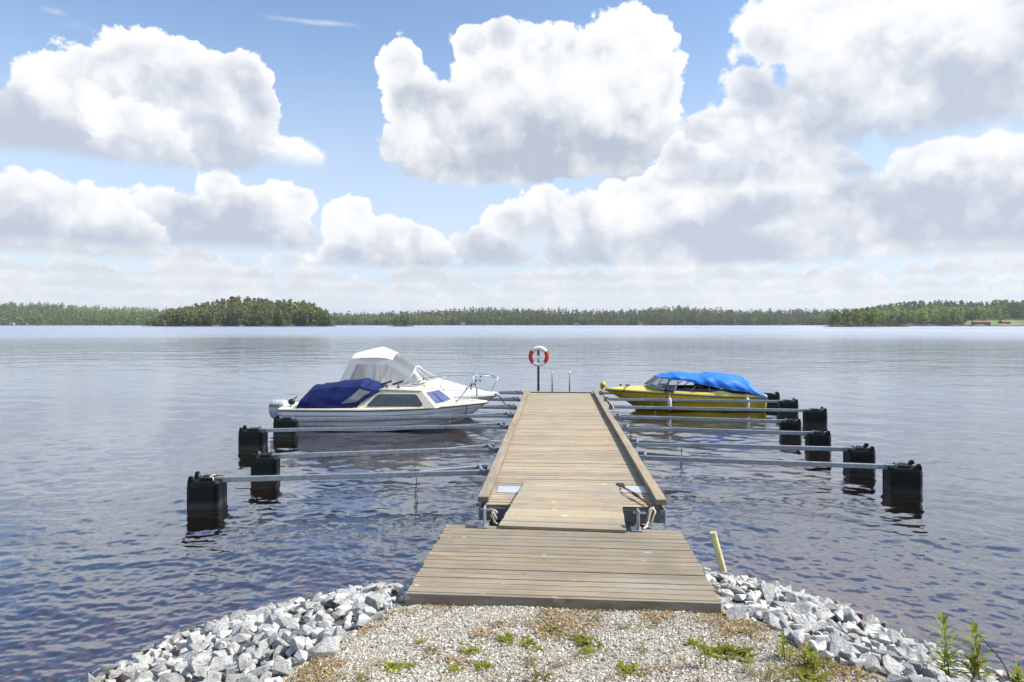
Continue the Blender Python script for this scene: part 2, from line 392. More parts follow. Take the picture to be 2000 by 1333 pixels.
M['rust'] = mat('rusty_spring', (0.09, 0.065, 0.05), 0.7, 0.5, 0.4, 40)
M['black'] = mat('black_rubber', (0.015, 0.015, 0.016), 0.55)
M['white'] = mat('white_gelcoat', (0.80, 0.80, 0.77), 0.22, 0, 0.03, 3, coat=0.4, dirt=((0.62, 0.60, 0.54), 0.35))
M['greyhull'] = mat('pale_grey_gelcoat', (0.80, 0.80, 0.78), 0.25, 0, 0.04, 3, coat=0.4, dirt=((0.66, 0.66, 0.60), 0.35))
M['cream'] = mat('cream_gelcoat', (0.80, 0.74, 0.58), 0.28, 0, 0.04, 3, coat=0.3, dirt=((0.62, 0.56, 0.42), 0.35))
M['yellow'] = mat('yellow_gelcoat', (0.86, 0.63, 0.03), 0.25, 0, 0.06, 3, coat=0.5)
M['yellow_top'] = mat('yellow_deck', (0.82, 0.66, 0.15), 0.32, 0, 0.05, 3, coat=0.3)
M['navy'] = mat('navy_canvas', (0.007, 0.017, 0.10), 0.75, 0, 0.18, 5, 0.2, 300, spec=0.3)
M['tarp'] = mat('blue_tarpaulin', (0.010, 0.20, 0.76), 0.55, 0, 0.12, 6, 0.25, 120)
def cloth(name, col, tr):
    m, t, p = new_mat(name); o = t.n['Material Output']; tl = t.n.new('ShaderNodeBsdfTranslucent'); mx = t.n.new('ShaderNodeMixShader'); mx.inputs[0].default_value = tr
    n = t.noise(t.n.new('ShaderNodeTexCoord').outputs['Object'], 4.0, 4.0, 0.6); c = t.mix(n, tuple(x * 0.93 for x in col), col)
    t.put(p.inputs['Base Color'], c); t.put(tl.inputs[0], c); p.inputs['Roughness'].default_value = 0.75
    t.l.new(p.outputs[0], mx.inputs[1]); t.l.new(tl.outputs[0], mx.inputs[2]); t.l.new(mx.outputs[0], o.inputs[0]); return m
M['canvas'] = cloth('white_canvas', (0.90, 0.89, 0.85), 0.22)
M['canvas_grey'] = mat('grey_canvas', (0.42, 0.43, 0.45), 0.7, 0, 0.1, 5)
M['curtain'] = mat('blue_grey_curtain', (0.20, 0.28, 0.32), 0.85, 0, 0.15, 12)
M['dark_in'] = mat('dark_cockpit_lining', (0.06, 0.065, 0.075), 0.6)
M['inox'] = mat('stainless_rail', (0.50, 0.51, 0.52), 0.28, 0.85, 0.05, 20)
M['ink'] = mat('dark_lettering', (0.03, 0.03, 0.04), 0.5)
M['ring_white'] = mat('lifebuoy_white', (0.80, 0.80, 0.80), 0.45)
M['ring_red'] = mat('lifebuoy_red', (0.50, 0.030, 0.016), 0.45)
M['post_wood'] = mat('dark_post_wood', (0.075, 0.07, 0.05), 0.8, 0, 0.35, 20, 0.4, 80)
M['pipe'] = mat('pale_yellow_pipe', (0.70, 0.64, 0.30), 0.5, 0, 0.12, 6, dirt=((0.45, 0.40, 0.22), 0.5))
M['buoy'] = mat('yellow_buoy', (0.85, 0.55, 0.03), 0.35)
M['outboard'] = mat('silver_grey_cowl', (0.60, 0.61, 0.62), 0.3, 0.15, 0.05, 5, coat=0.3)

def glassy(name, tint, alpha, rough=0.06, kind='ShaderNodeBsdfDiffuse'):
    m, t, p = new_mat(name)
    o = t.n['Material Output']; g = t.n.new('ShaderNodeBsdfGlossy'); g.inputs['Roughness'].default_value = rough
    tr = t.n.new('ShaderNodeBsdfTransparent'); tr.inputs[0].default_value = (*tint, 1)
    df = t.n.new(kind); df.inputs[0].default_value = (*tint, 1)
    mx = t.n.new('ShaderNodeMixShader'); mx.inputs[0].default_value = alpha
    t.l.new(tr.outputs[0], mx.inputs[1]); t.l.new(df.outputs[0], mx.inputs[2])
    fr = t.n.new('ShaderNodeFresnel'); fr.inputs[0].default_value = 1.5
    m2 = t.n.new('ShaderNodeMixShader'); t.l.new(fr.outputs[0], m2.inputs[0]); t.l.new(mx.outputs[0], m2.inputs[1]); t.l.new(g.outputs[0], m2.inputs[2])
    t.l.new(m2.outputs[0], o.inputs[0]); return m
M['glass'] = glassy('window_glass', (0.75, 0.80, 0.82), 0.08)
M['glass_blue'] = mat('blue_tinted_screen', (0.10, 0.13, 0.26), 0.08, 0, 0.2, 2)
M['vinyl'] = glassy('clear_vinyl', (0.96, 0.97, 0.97), 0.66, 0.25, 'ShaderNodeBsdfTranslucent')
M['screen'] = glassy('clear_screen', (0.86, 0.89, 0.90), 0.10, 0.08)
M['vinyl_dark'] = glassy('aged_vinyl', (0.36, 0.38, 0.38), 0.62, 0.22)

def leafmat(name, stops, trans=0.35):
    """foliage tinted per clump by the mesh's own tint attribute"""
    m, t, p = new_mat(name)
    a = t.n.new('ShaderNodeAttribute'); a.attribute_name = 'tint'
    oi = t.n.new('ShaderNodeObjectInfo').outputs['Random']
    c = t.ramp(t.m('FRACT', a.outputs['Fac']), stops)
    hs = t.n.new('ShaderNodeHueSaturation'); t.put(hs.inputs['Color'], c); t.put(hs.inputs['Value'], t.m('MULTIPLY_ADD', oi, 0.5, 0.75))
    t.put(hs.inputs['Hue'], t.m('MULTIPLY_ADD', t.m('FRACT', t.m('MULTIPLY', oi, 7.7)), 0.03, 0.470))
    o = t.n['Material Output']; df = t.n.new('ShaderNodeBsdfDiffuse'); tl = t.n.new('ShaderNodeBsdfTranslucent')
    t.put(df.inputs[0], hs.outputs[0]); t.put(tl.inputs[0], hs.outputs[0])
    mx = t.n.new('ShaderNodeMixShader'); mx.inputs[0].default_value = trans
    t.l.new(df.outputs[0], mx.inputs[1]); t.l.new(tl.outputs[0], mx.inputs[2]); t.l.new(mx.outputs[0], o.inputs[0])
    return m
M['spruce'] = leafmat('spruce_needles', [(0.0, (0.071, 0.119, 0.043)), (1.0, (0.166, 0.232, 0.076))], 0.2)
M['pine'] = leafmat('pine_needles', [(0.0, (0.098, 0.139, 0.044)), (1.0, (0.235, 0.265, 0.091))], 0.25)
M['birch'] = leafmat('birch_leaves', [(0.0, (0.126, 0.186, 0.034)), (1.0, (0.304, 0.389, 0.085))], 0.4)
M['rusty'] = leafmat('brown_tinted_needles', [(0.0, (0.132, 0.120, 0.053)), (1.0, (0.264, 0.202, 0.097))], 0.25)
M['weed'] = leafmat('weed_leaves', [(0.0, (0.15, 0.21, 0.025)), (1.0, (0.36, 0.42, 0.07))], 0.45)
M['drygrass'] = leafmat('yellow_grass', [(0.0, (0.20, 0.17, 0.04)), (1.0, (0.36, 0.33, 0.10))], 0.4)
M['moss'] = leafmat('orange_moss', [(0.0, (0.20, 0.145, 0.05)), (0.6, (0.37, 0.285, 0.105)), (1.0, (0.50, 0.46, 0.20))], 0.1)
M['bark'] = mat('grey_bark', (0.13, 0.10, 0.075), 0.9, 0, 0.3, 3)

# ------------------------------------------------------------------ near shore: ground, lake bed
SHORE = [(-0.70, 5.95), (-0.98, 5.72), (-1.22, 5.36), (-1.50, 4.6), (-3.2, 1.0), (-9, -8), (12, -8), (5.2, 1.0), (2.50, 4.6), (2.12, 5.23), (1.74, 5.75), (1.72, 6.45)]
def poly_dist(x, y, poly):
    """signed distance to a polygon (negative inside), numpy arrays"""
    x = np.asarray(x, float); y = np.asarray(y, float)
    d = np.full(x.shape, 1e9); ins = np.zeros(x.shape, bool); n = len(poly)
    for i in range(n):
        (x1, y1), (x2, y2) = poly[i], poly[(i + 1) % n]
        ex, ey = x2 - x1, y2 - y1
        t = np.clip(((x - x1) * ex + (y - y1) * ey) / (ex * ex + ey * ey), 0, 1)
        d = np.minimum(d, np.hypot(x - x1 - t * ex, y - y1 - t * ey))
        c = ((y1 > y) != (y2 > y)) & (x < (x2 - x1) * (y - y1) / (y2 - y1 + 1e-12) + x1)
        ins ^= c
    return np.where(ins, -d, d)
GZ = 0.585
def ground_z(x, y):
    e = poly_dist(x, y, SHORE)
    w = np.clip(1.75 + 0.22 * np.sin(np.asarray(y) * 1.3) + np.where(np.asarray(x) < 0, 0.22, 0.0), 1.2, 3)
    out = GZ - GZ * e / w
    deep = -0.40 * (1 - np.exp(-np.maximum(e - w, 0) / 1.9)) - 0.13 * np.maximum(e - w, 0)
    z = np.where(e < 0, GZ + 0.010 * np.minimum(-e, 3) , np.where(e < w, out, deep))
    return z + 0.008 * np.sin(np.asarray(x) * 5.1 + 1.3 * np.asarray(y)) * np.cos(np.asarray(y) * 4.3)

m, t, p = new_mat('gravel_and_lakebed')
geo = t.n.new('ShaderNodeNewGeometry').outputs['Position']; hz = t.sep(geo)[2]
cell = t.vor(geo, 75.0, out='Color'); dist = t.vor(geo, 75.0)
gcol = t.ramp(t.sep(cell)[0], [(0.0, (0.24, 0.215, 0.17)), (0.3, (0.40, 0.36, 0.29)), (0.7, (0.52, 0.48, 0.40)), (1.0, (0.64, 0.60, 0.52))])
gcol = t.mix(t.mapr(dist, 0.35, 0.7, 0.0, 0.45), gcol, (0.17, 0.14, 0.10))
br = t.noise(geo, 2.3, 5.0, 0.6)
gcol = t.mix(t.mapr(br, 0.50, 0.68, 0.0, 0.5), gcol, (0.28, 0.20, 0.11))
gcol = t.mix(t.mapr(hz, 0.50, 0.555, 1.0, 0.0), gcol, (0.16, 0.15, 0.13))
bed = t.mix(t.noise(geo, 6.0, 5.0, 0.6), (0.34, 0.13, 0.07), (0.62, 0.31, 0.18))
t.put(p.inputs['Base Color'], t.mix(t.mapr(hz, -0.05, 0.12), bed, gcol)); p.inputs['Roughness'].default_value = 0.95
b = t.n.new('ShaderNodeBump'); b.inputs['Strength'].default_value = 0.6; b.inputs['Distance'].default_value = 0.012
t.put(b.inputs['Height'], t.m('SUBTRACT', 1.0, dist)); t.l.new(b.outputs[0], p.inputs['Normal'])
M['ground'] = m
gx = np.concatenate([np.linspace(-20, -6, 15)[:-1], np.linspace(-6, 7, 150), np.linspace(7, 21, 15)[1:]])
gy = np.concatenate([np.linspace(-12, 2, 15)[:-1], np.linspace(2, 12, 115), np.linspace(12, 26, 15)[1:]])
X, Y = np.meshgrid(gx, gy); Z = ground_z(X, Y)
def grid_mesh(name, X, Y, Z, material, smooth=True):
    n, m_ = X.shape
    co = np.stack([X, Y, Z], -1).reshape(-1, 3)
    i = np.arange(n * m_).reshape(n, m_)
    q = np.stack([i[:-1, :-1], i[:-1, 1:], i[1:, 1:], i[1:, :-1]], -1).reshape(-1, 4)
    return np_mesh(name, co, q, material, smooth)
def np_mesh(name, co, faces, material, smooth=False, tint=None):
    me = bpy.data.meshes.new(name)
    k = faces.shape[1]
    me.vertices.add(len(co)); me.vertices.foreach_set('co', np.ascontiguousarray(co, np.float32).ravel())
    me.loops.add(faces.size); me.loops.foreach_set('vertex_index', np.ascontiguousarray(faces, np.int32).ravel())
    me.polygons.add(len(faces)); me.polygons.foreach_set('loop_start', np.arange(0, faces.size, k, dtype=np.int32))
    me.polygons.foreach_set('use_smooth', np.full(len(faces), smooth))
    if tint is not None:
        a = me.attributes.new('tint', 'FLOAT', 'FACE'); a.data.foreach_set('value', np.ascontiguousarray(tint, np.float32))
    if material is not None: me.materials.append(material)
    me.update(calc_edges=True); me.validate()
    return me
tag(link('ground', grid_mesh('ground', X, Y, Z, M['ground'])), kind='structure')

# ------------------------------------------------------------------ lake: one sheet, real waves near the shore
def wave_field(N, L, lmin, lmax, wind, spread, seed, rms):
    r = np.random.default_rng(seed)
    k = np.fft.fftfreq(N, L / N) * 2 * np.pi
    kx, ky = np.meshgrid(k, k); kk = np.hypot(kx, ky) + 1e-9
    lam = 2 * np.pi / kk
    ang = np.arctan2(ky, kx) - wind
    D = np.abs(np.cos(ang)) ** spread + 0.06
    S = kk ** -3.3 * D * np.exp(-(lmin / lam) ** 4) * np.exp(-(lam / lmax) ** 4)
    h = np.fft.ifft2(np.sqrt(S) * (r.normal(size=(N, N)) + 1j * r.normal(size=(N, N)))).real
    return h / h.std() * rms
BANDS = []                    # (field, tile length, shortest wavelength)
WIND = R(62)
BANDS.append((wave_field(512, 7.3, 0.065, 0.25, WIND, 0.9, 1, 0.0033), 7.3, 0.12))
BANDS.append((wave_field(256, 19.7, 0.22, 0.75, WIND + 0.25, 1.2, 2, 0.0052), 19.7, 0.5))
BANDS.append((wave_field(256, 53.0, 0.8, 3.0, WIND - 0.15, 1.8, 3, 0.007), 53.0, 1.6))
def samp(fld, L, x, y):
    N = fld.shape[0]; u = (x / L * N) % N; v = (y / L * N) % N
    i = np.floor(u).astype(int) % N; j = np.floor(v).astype(int) % N; fu = u - np.floor(u); fv = v - np.floor(v); i2 = (i + 1) % N; j2 = (j + 1) % N
    return (fld[j, i] * (1 - fu) + fld[j, i2] * fu) * (1 - fv) + (fld[j2, i] * (1 - fu) + fld[j2, i2] * fu) * fv
rr = np.concatenate([np.linspace(0.3, 4.2, 8)[:-1], 1 / np.linspace(1 / 4.2, 1 / 70.0, 600), np.geomspace(70, 9000, 60)[1:]])
aa = np.concatenate([np.linspace(-180, -46, 40)[:-1], np.linspace(-46, 46, 620), np.linspace(46, 180, 40)[1:]]) * math.pi / 180
A, Rr = np.meshgrid(aa, rr)
X = Rr * np.sin(A); Y = Rr * np.cos(A)
step = np.gradient(rr)[:, None] * np.ones_like(X)
step = np.maximum(step, np.gradient(aa)[None, :] * Rr)
Z = np.zeros_like(X)
gust = 0.75 + 0.35 * (mnoise.noise(Vector((0, 0, 0))) + np.sin(X * 0.11 + 0.8 * np.sin(Y * 0.07)) * 0.6)
for fld, L, lm in BANDS:
    Z += samp(fld, L, X, Y) * np.clip(1.6 - step / lm * 2.2, 0, 1) * np.clip(gust, 0.5, 1.3)
dep = np.maximum(0, -ground_z(np.clip(X, -19, 20), np.clip(Y, -11, 25)))
dep = np.where((np.abs(X) > 18) | (Y > 24), 5.0, dep)
Z *= 0.45 + 0.55 * np.clip(dep / 0.35, 0, 1)
me = grid_mesh('lake', X, Y, Z, None)
att = me.attributes.new('depth', 'FLOAT', 'POINT'); att.data.foreach_set('value', dep.astype(np.float32).ravel())
m, t, p = new_mat('lake_water')
geo = t.n.new('ShaderNodeNewGeometry').outputs['Position']
da = t.n.new('ShaderNodeAttribute'); da.attribute_name = 'depth'
o = t.n['Material Output']; t.n.remove(p)
vr = t.n.new('ShaderNodeVectorRotate'); vr.rotation_type = 'Z_AXIS'; t.put(vr.inputs['Vector'], geo); vr.inputs['Angle'].default_value = -WIND + R(90)
rv = vr.outputs[0]
r1 = t.noise(t.v('MULTIPLY', rv, (0.65, 1.0, 1.0)), 11.0, 3.0, 0.55)
r2 = t.noise(t.v('MULTIPLY', rv, (0.5, 1.0, 1.0)), 0.85, 3.0, 0.55)
r3 = t.noise(t.v('MULTIPLY', geo, (0.30, 1.0, 1.0)), 0.008, 7.0, 0.65)
r4 = t.noise(t.v('MULTIPLY', geo, (0.45, 1.0, 1.0)), 0.24, 3.0, 0.6)
hgt0 = t.m('MULTIPLY', r4, t.m('MULTIPLY', t.mapr(t.v('LENGTH', geo), 25, 70, 0.0, 1.0), 0.22))
hgt = t.m('ADD', hgt0, t.m('ADD', t.m('MULTIPLY', r1, 0.0055), t.m('MULTIPLY', r2, t.m('MULTIPLY', t.mapr(t.v('LENGTH', geo), 10, 38, 0.0, 1.0), 0.080))))
bp = t.n.new('ShaderNodeBump'); bp.inputs['Distance'].default_value = 1.0
t.put(bp.inputs['Strength'], t.m('MULTIPLY', t.mapr(r3, 0.38, 0.62, 0.45, 1.2), t.mapr(t.v('LENGTH', geo), 70, 400, 1.0, 0.2))); t.put(bp.inputs['Height'], hgt)
gl = t.n.new('ShaderNodeBsdfGlossy'); gl.inputs['Color'].default_value = (0.89, 0.93, 1.0, 1); t.put(gl.inputs['Roughness'], t.m('MULTIPLY', t.mapr(t.v('LENGTH', geo), 55, 320, 0.04, 0.32), t.mapr(r3, 0.38, 0.62, 0.75, 1.15))); t.l.new(bp.outputs[0], gl.inputs['Normal'])
tr = t.n.new('ShaderNodeBsdfTransparent')
t.put(tr.inputs[0], t.mix(t.m('SUBTRACT', 1.0, t.m('EXPONENT', t.m('MULTIPLY', da.outputs['Fac'], -1.1))), (0.93, 0.82, 0.68), (0.20, 0.07, 0.02)))
df = t.n.new('ShaderNodeBsdfDiffuse'); df.inputs[0].default_value = (0.030, 0.019, 0.010, 1)
mx = t.n.new('ShaderNodeMixShader')
t.put(mx.inputs[0], t.m('SUBTRACT', 1.0, t.m('EXPONENT', t.m('MULTIPLY', da.outputs['Fac'], -0.40))))
t.l.new(tr.outputs[0], mx.inputs[1]); t.l.new(df.outputs[0], mx.inputs[2])
fr = t.n.new('ShaderNodeFresnel'); fr.inputs[0].default_value = 1.50; t.l.new(bp.outputs[0], fr.inputs['Normal'])
m2 = t.n.new('ShaderNodeMixShader'); t.l.new(t.m('POWER', fr.outputs[0], 0.57), m2.inputs[0]); t.l.new(mx.outputs[0], m2.inputs[1]); t.l.new(gl.outputs[0], m2.inputs[2])
t.l.new(m2.outputs[0], o.inputs[0])
me.materials.clear(); me.materials.append(m)
tag(link('lake', me), kind='structure')

# ------------------------------------------------------------------ far shores
def leafcloud(centres, radii, n, size, r, flat=1.0):
    """n small leaf-clump quads spread over ellipsoid clumps -> verts, quads, tint"""
    centres = np.array(centres, float); radii = np.array(radii, float)
    w = (radii.prod(1)) ** 0.6; idx = r.choice(len(centres), n, p=w / w.sum())
    d = r.normal(size=(n, 3)); d /= np.linalg.norm(d, axis=1)[:, None]
    rad = r.uniform(0.45, 1.05, n) ** 0.5
    c = centres[idx] + d * radii[idx] * rad[:, None]
    nr = d + r.normal(size=(n, 3)) * 0.55; nr[:, 2] += 0.25; nr /= np.linalg.norm(nr, axis=1)[:, None]
    tg = np.cross(nr, r.normal(size=(n, 3))); tg /= np.linalg.norm(tg, axis=1)[:, None] + 1e-9
    bt = np.cross(nr, tg)
    s = size * r.uniform(0.6, 1.35, n)[:, None]
    v = np.stack([c - tg * s - bt * s * 0.7, c + tg * s - bt * s * 0.5, c + tg * s * 0.8 + bt * s * 0.7, c - tg * s * 0.7 + bt * s * 0.6], 1)
    tint = np.clip(0.5 + 0.28 * r.normal(size=n), 0.01, 0.99)
    return v.reshape(-1, 3), np.arange(4 * n).reshape(-1, 4), tint
def tree_geo(kind, n, r, size=None):
    """crown of a tree one unit high"""
    if kind == 'spruce':
        k = 9; hs = np.linspace(0.05, 0.97, k); C = []; Rd = []
        for h in hs:
            rad = 0.17 * (1 - h) ** 0.8 + 0.012
            for q in range(3 if h < 0.7 else 1):
                a = r.uniform(0, 6.28); o = rad * (0.55 if h < 0.7 else 0)
                C.append((o * math.cos(a), o * math.sin(a), h)); Rd.append((rad * 0.75, rad * 0.75, 0.055))
        return leafcloud(C, Rd, n, size or 0.034, r)
    if kind == 'pine':
        C = []; Rd = []
        for q in range(9):
            h = r.uniform(0.30, 0.93); rad = 0.15 * math.sin(min(1, (1.05 - h) / 0.5) * 1.5)
            a = r.uniform(0, 6.28); o = r.uniform(0.0, 0.9) * rad
            C.append((o * math.cos(a), o * math.sin(a), h)); Rd.append((0.085, 0.085, 0.055))
        C.append((0, 0, 0.93)); Rd.append((0.07, 0.07, 0.06))
        return leafcloud(C, Rd, n, size or 0.034, r)
    C = []; Rd = []
    for q in range(11):
        h = r.uniform(0.10, 0.88); rad = 0.24 * math.sin(min(1.0, (1.02 - h) / 0.5) * 1.5)
        a = r.uniform(0, 6.28); o = r.uniform(0.2, 1.0) * rad
        C.append((o * math.cos(a), o * math.sin(a), h)); Rd.append((0.105, 0.105, 0.09))
    return leafcloud(C, Rd, n, size or 0.036, r)
def trunk_geo(r, top=0.85, w=0.014):
    mb = MB(); mb.tube([(0, 0, -0.06), (r.uniform(-.01, .01), r.uniform(-.01, .01), 0.4), (0, 0, top)], [w, w * 0.75, w * 0.2], 5)
    for q in range(3):
        h = r.uniform(0.4, 0.75); a = r.uniform(0, 6.28)
        mb.tube([(0, 0, h), (0.08 * math.cos(a), 0.08 * math.sin(a), h + 0.06)], [w * 0.4, w * 0.15], 4)
    return mb
KINDS = {'spruce': 'spruce', 'pine': 'pine', 'birch': 'birch', 'rusty': 'pine'}
PROTO = {}
for kind, shape in KINDS.items():
    PROTO[kind] = []
    for q in range(4):
        v, f, ti = tree_geo(shape, 320, nrng)
        cm = np_mesh('crown', v, f, M[kind], False, ti)
        tm = trunk_geo(nrng)
        tmesh = bpy.data.meshes.new('trunk'); tmesh.from_pydata(tm.v, [], tm.f); tmesh.materials.append(M['bark'])
        PROTO[kind].append((cm, tmesh))
FARGEO = {k: [tree_geo(s, 46, nrng, 0.060) for q in range(5)] for k, s in KINDS.items()}
MIDGEO = {k: [tree_geo(s, 110, nrng, 0.044) for q in range(5)] for k, s in KINDS.items()}

def place_tree(kind, pos, h, label, group):
    t_ = thing({'spruce': 'spruce_tree', 'pine': 'pine_tree', 'birch': 'birch_tree', 'rusty': 'pine_tree'}[kind], label, 'tree', pos, rng.uniform(0, 6.28), group)
    t_.scale = (h * rng.uniform(0.85, 1.2),) * 2 + (h,)
    cm, tm = rng.choice(PROTO[kind])
    link('crown', cm, t_); link('trunk', tm, t_)
    return t_
class Wood:
    """a far wood that reads as one mass, one mesh per kind of foliage material"""
    def __init__(s): s.d = {}
    def put(s, kind, pos, h, geo):
        v, f, ti = geo[kind][rng.randrange(5)]
        a = rng.uniform(0, 6.28); c, sn = math.cos(a), math.sin(a); sxy = h * rng.uniform(0.95, 1.4)
        q = np.empty_like(v); q[:, 0] = (v[:, 0] * c - v[:, 1] * sn) * sxy + pos[0]; q[:, 1] = (v[:, 0] * sn + v[:, 1] * c) * sxy + pos[1]; q[:, 2] = v[:, 2] * h + pos[2]
        b = rng.uniform(-0.3, 0.3)
        s.d.setdefault(kind, []).append((q, np.clip(ti + b, 0.01, 0.99)))
    def build(s, name, label):
        co, ti, mi = [], [], []; mats = []
        for kind, L in s.d.items():
            for q, tt in L: co.append(q); ti.append(tt); mi.append(np.full(len(tt), len(mats)))
            mats.append(M[kind])
        co = np.concatenate(co); ti = np.concatenate(ti); mi = np.concatenate(mi)
        me = np_mesh(name, co, np.arange(len(co)).reshape(-1, 4), mats[0], False, ti)
        for m_ in mats[1:]: me.materials.append(m_)
        me.polygons.foreach_set('material_index', mi.astype(np.int32)); me.update()
        return tag(link(name, me), label, 'forest', kind='stuff')

M['forest_floor'] = mat('forest_floor', (0.045, 0.050, 0.022), 0.95, 0, 0.3, 0.02)
M['meadow'] = mat('shore_meadow', (0.17, 0.22, 0.055), 0.95, 0, 0.2, 0.03)
M['shore_rock'] = mat('shore_stones', (0.30, 0.28, 0.24), 0.9, 0, 0.3, 0.3)
class Land:
    """hill whose foot lies at distance d0 and whose ridge stands at d1; outline = (column, row of the tree tops)"""
    def __init__(s, name, outline, d0, d1, th, back=True, base_fade=0.0, mat_='forest_floor'):
        s.o = outline; s.d0, s.d1, s.th = d0, d1, th
        px = np.linspace(outline[0][0], outline[-1][0], 70); ss = np.linspace(-0.04, 1.0, 14)
        if back: ss = np.concatenate([ss, [1.25, 1.6]])
        PX, S = np.meshgrid(px, ss); x, y, z = s.pos(PX, S)
        z = np.where(S < 0, -2.0, z); z = np.where(S > 1.01, z * (1.6 - S) - 2 * (S > 1.5), z)
        tag(link(name, grid_mesh(name, x, y, z, M[mat_])), kind='structure')
    def d(s, S): return s.d0 + (s.d1 - s.d0) * S
    def ridge(s, PX):
        yt = np.interp(PX, [q[0] for q in s.o], [q[1] for q in s.o])
        return np.maximum(0.3, CAMZ + (HOR - yt) * s.d1 / F - s.th)
    def pos(s, PX, S):
        PX = np.asarray(PX, float); S = np.asarray(S, float)
        wob = 0.012 * np.sin(PX * 0.045) + 0.010 * np.sin(PX * 0.13 + 1)
        d = s.d(S) * (1 + wob * (1 - np.clip(S, 0, 1)))
        x = (PX - 1000) / F * d
        z = 0.25 + s.ridge(PX) * np.clip(S, 0, 1) ** 0.85
        return x, d, z
    def at(s, px, S):
        x, y, z = s.pos(px, S); return (float(x), float(y), float(z))

# left far hills
o = [(-120, 588), (0, 588), (60, 589), (120, 592), (180, 597), (230, 599), (290, 600), (360, 604), (420, 612)]
left = Land('hill', o, 1500, 2300, 18)
W = Wood()
for q in range(2000):
    px = rng.uniform(-115, 415); S = rng.random() ** 1.4
    bright = 150 < px < 300 and 0.45 < S < 0.8
    k = 'birch' if (bright and rng.random() < 0.85) or rng.random() < 0.04 else rng.choice(['spruce', 'spruce', 'pine'])
    W.put(k, left.at(px, S), rng.uniform(13, 22), FARGEO)
W.build('forest', 'dark far forest on the hills left behind the wooded island')
# far shore in the middle
o = [(560, 616), (650, 612), (700, 610), (760, 609), (800, 607), (850, 605), (880, 602), (920, 600), (960, 599), (1000, 601), (1060, 602), (1120, 603), (1180, 605), (1230, 604),
     (1280, 599), (1330, 597), (1380, 600), (1430, 603), (1500, 604), (1560, 602), (1600, 603), (1650, 603), (1720, 604)]
mid = Land('hill', o, 1650, 2150, 19)
W = Wood()
for q in range(4600):
    px = rng.uniform(560, 1718); S = rng.random() ** 1.5
    if 1088 < px < 1125 and 0.55 < S < 0.8: continue
    br = 0.85 if 700 < px < 880 and S < 0.35 else (0.40 if 1290 < px < 1500 and S > 0.3 else 0.14)
    k = 'birch' if rng.random() < br else rng.choice(['spruce', 'spruce', 'pine'])
    W.put(k, mid.at(px, S), rng.uniform(13, 23) * (1.25 if rng.random() < 0.04 else 1), FARGEO)
W.build('forest', 'long far forest along the shore across the lake')
# right shore
o = [(1660, 606), (1700, 598), (1730, 593), (1760, 590), (1800, 588), (1850, 586), (1900, 588), (1950, 586), (2000, 585), (2080, 584), (2180, 586)]
right = Land('hill', o, 1000, 1350, 19)
W = Wood()
for q in range(1700):
    px = rng.uniform(1665, 2175); S = 0.05 + 0.95 * rng.random() ** 1.2
    if px > 1880 and S < 0.27: continue
    k = 'birch' if rng.random() < (0.75 if S < 0.42 and px < 1960 else 0.08) else rng.choice(['spruce', 'spruce', 'pine'])
    W.put(k, right.at(px, S), rng.uniform(14, 22), MIDGEO)
W.build('forest', 'dark hillside forest behind the red roofed houses on the right')
gr = 'leafy trees on the right shore'
for q in range(48):
    px = rng.uniform(1700, 2060); S = rng.uniform(0.02, 0.16)
    if 1893 < px < 2000 and rng.random() < 0.5: continue
    if 1893 < px < 2000: S = rng.uniform(.10, .2)
    place_tree('birch' if rng.random() < 0.7 else 'spruce', right.at(px, S), rng.uniform(11, 19), 'leafy tree low on the right shore ' + ('between the headland and the red roofed houses' if px < 1895 else 'around the red roofed houses'), gr)
# wooded island
o = [(276, 640), (290, 628), (310, 610), (330, 603), (360, 597), (400, 590), (440, 582), (470, 579), (500, 580), (530, 584), (560, 586), (600, 588), (625, 594), (640, 606), (650, 628), (656, 640)]
isl = Land('island', o, 870, 990, 19)
W = Wood(); n = 0
def isle_h(px): return float(np.interp(px, [280, 296, 330, 600, 640, 652], [4, 9, 18, 19, 17, 8]))
for q in range(700):
    px = rng.uniform(284, 648); S = rng.uniform(0.05, 1.05)
    k = rng.choice(['pine', 'pine', 'spruce']) if rng.random() > 0.12 else 'birch'
    if 430 < px < 540 and S > 0.7 and rng.random() < 0.75: k = 'rusty'
    W.put(k, isl.at(px, S), isle_h(px) * rng.uniform(0.85, 1.1), MIDGEO)
W.build('forest', 'wood covering the heart of the island left of the boats')
for q in range(120):
    px = 284 + (q + rng.random()) / 120 * 364; S = rng.uniform(0.0, 0.26)
    k = 'birch' if rng.random() < 0.22 else rng.choice(['pine', 'pine', 'spruce'])
    place_tree(k, isl.at(px, S), isle_h(px) * rng.uniform(0.55 if k == 'birch' else 0.8, 1.08), {'birch': 'light green leafy tree', 'pine': 'tall pine', 'spruce': 'dark pointed spruce'}[k] + ' on the shore of the wooded island, ' + ('left third' if px < 405 else 'middle' if px < 527 else 'right third'), 'trees on the shore of the wooded island')
# right promontory of leafy trees
o = [(1608, 641), (1620, 632), (1640, 629), (1680, 628), (1710, 630), (1740, 634), (1775, 641)]
prom = Land('island', o, 745, 800, 2)
for q in range(46):
    px = 1617 + (q + rng.random()) / 46 * 148; S = rng.uniform(0.0, 1.0)
    h = float(np.interp(px, [1617, 1628, 1645, 1700, 1715, 1735, 1765], [12, 16, 19, 18.5, 14, 8, 4])) * rng.uniform(0.8, 1.08)
    k = 'birch' if rng.random() < 0.85 else 'pine'
    place_tree(k, prom.at(px, S), h, ('bright leafy' if k == 'birch' else 'darker pine') + ' tree on the ' + ('tall left part' if px < 1712 else 'low right tip') + ' of the small headland', 'trees on the small headland')
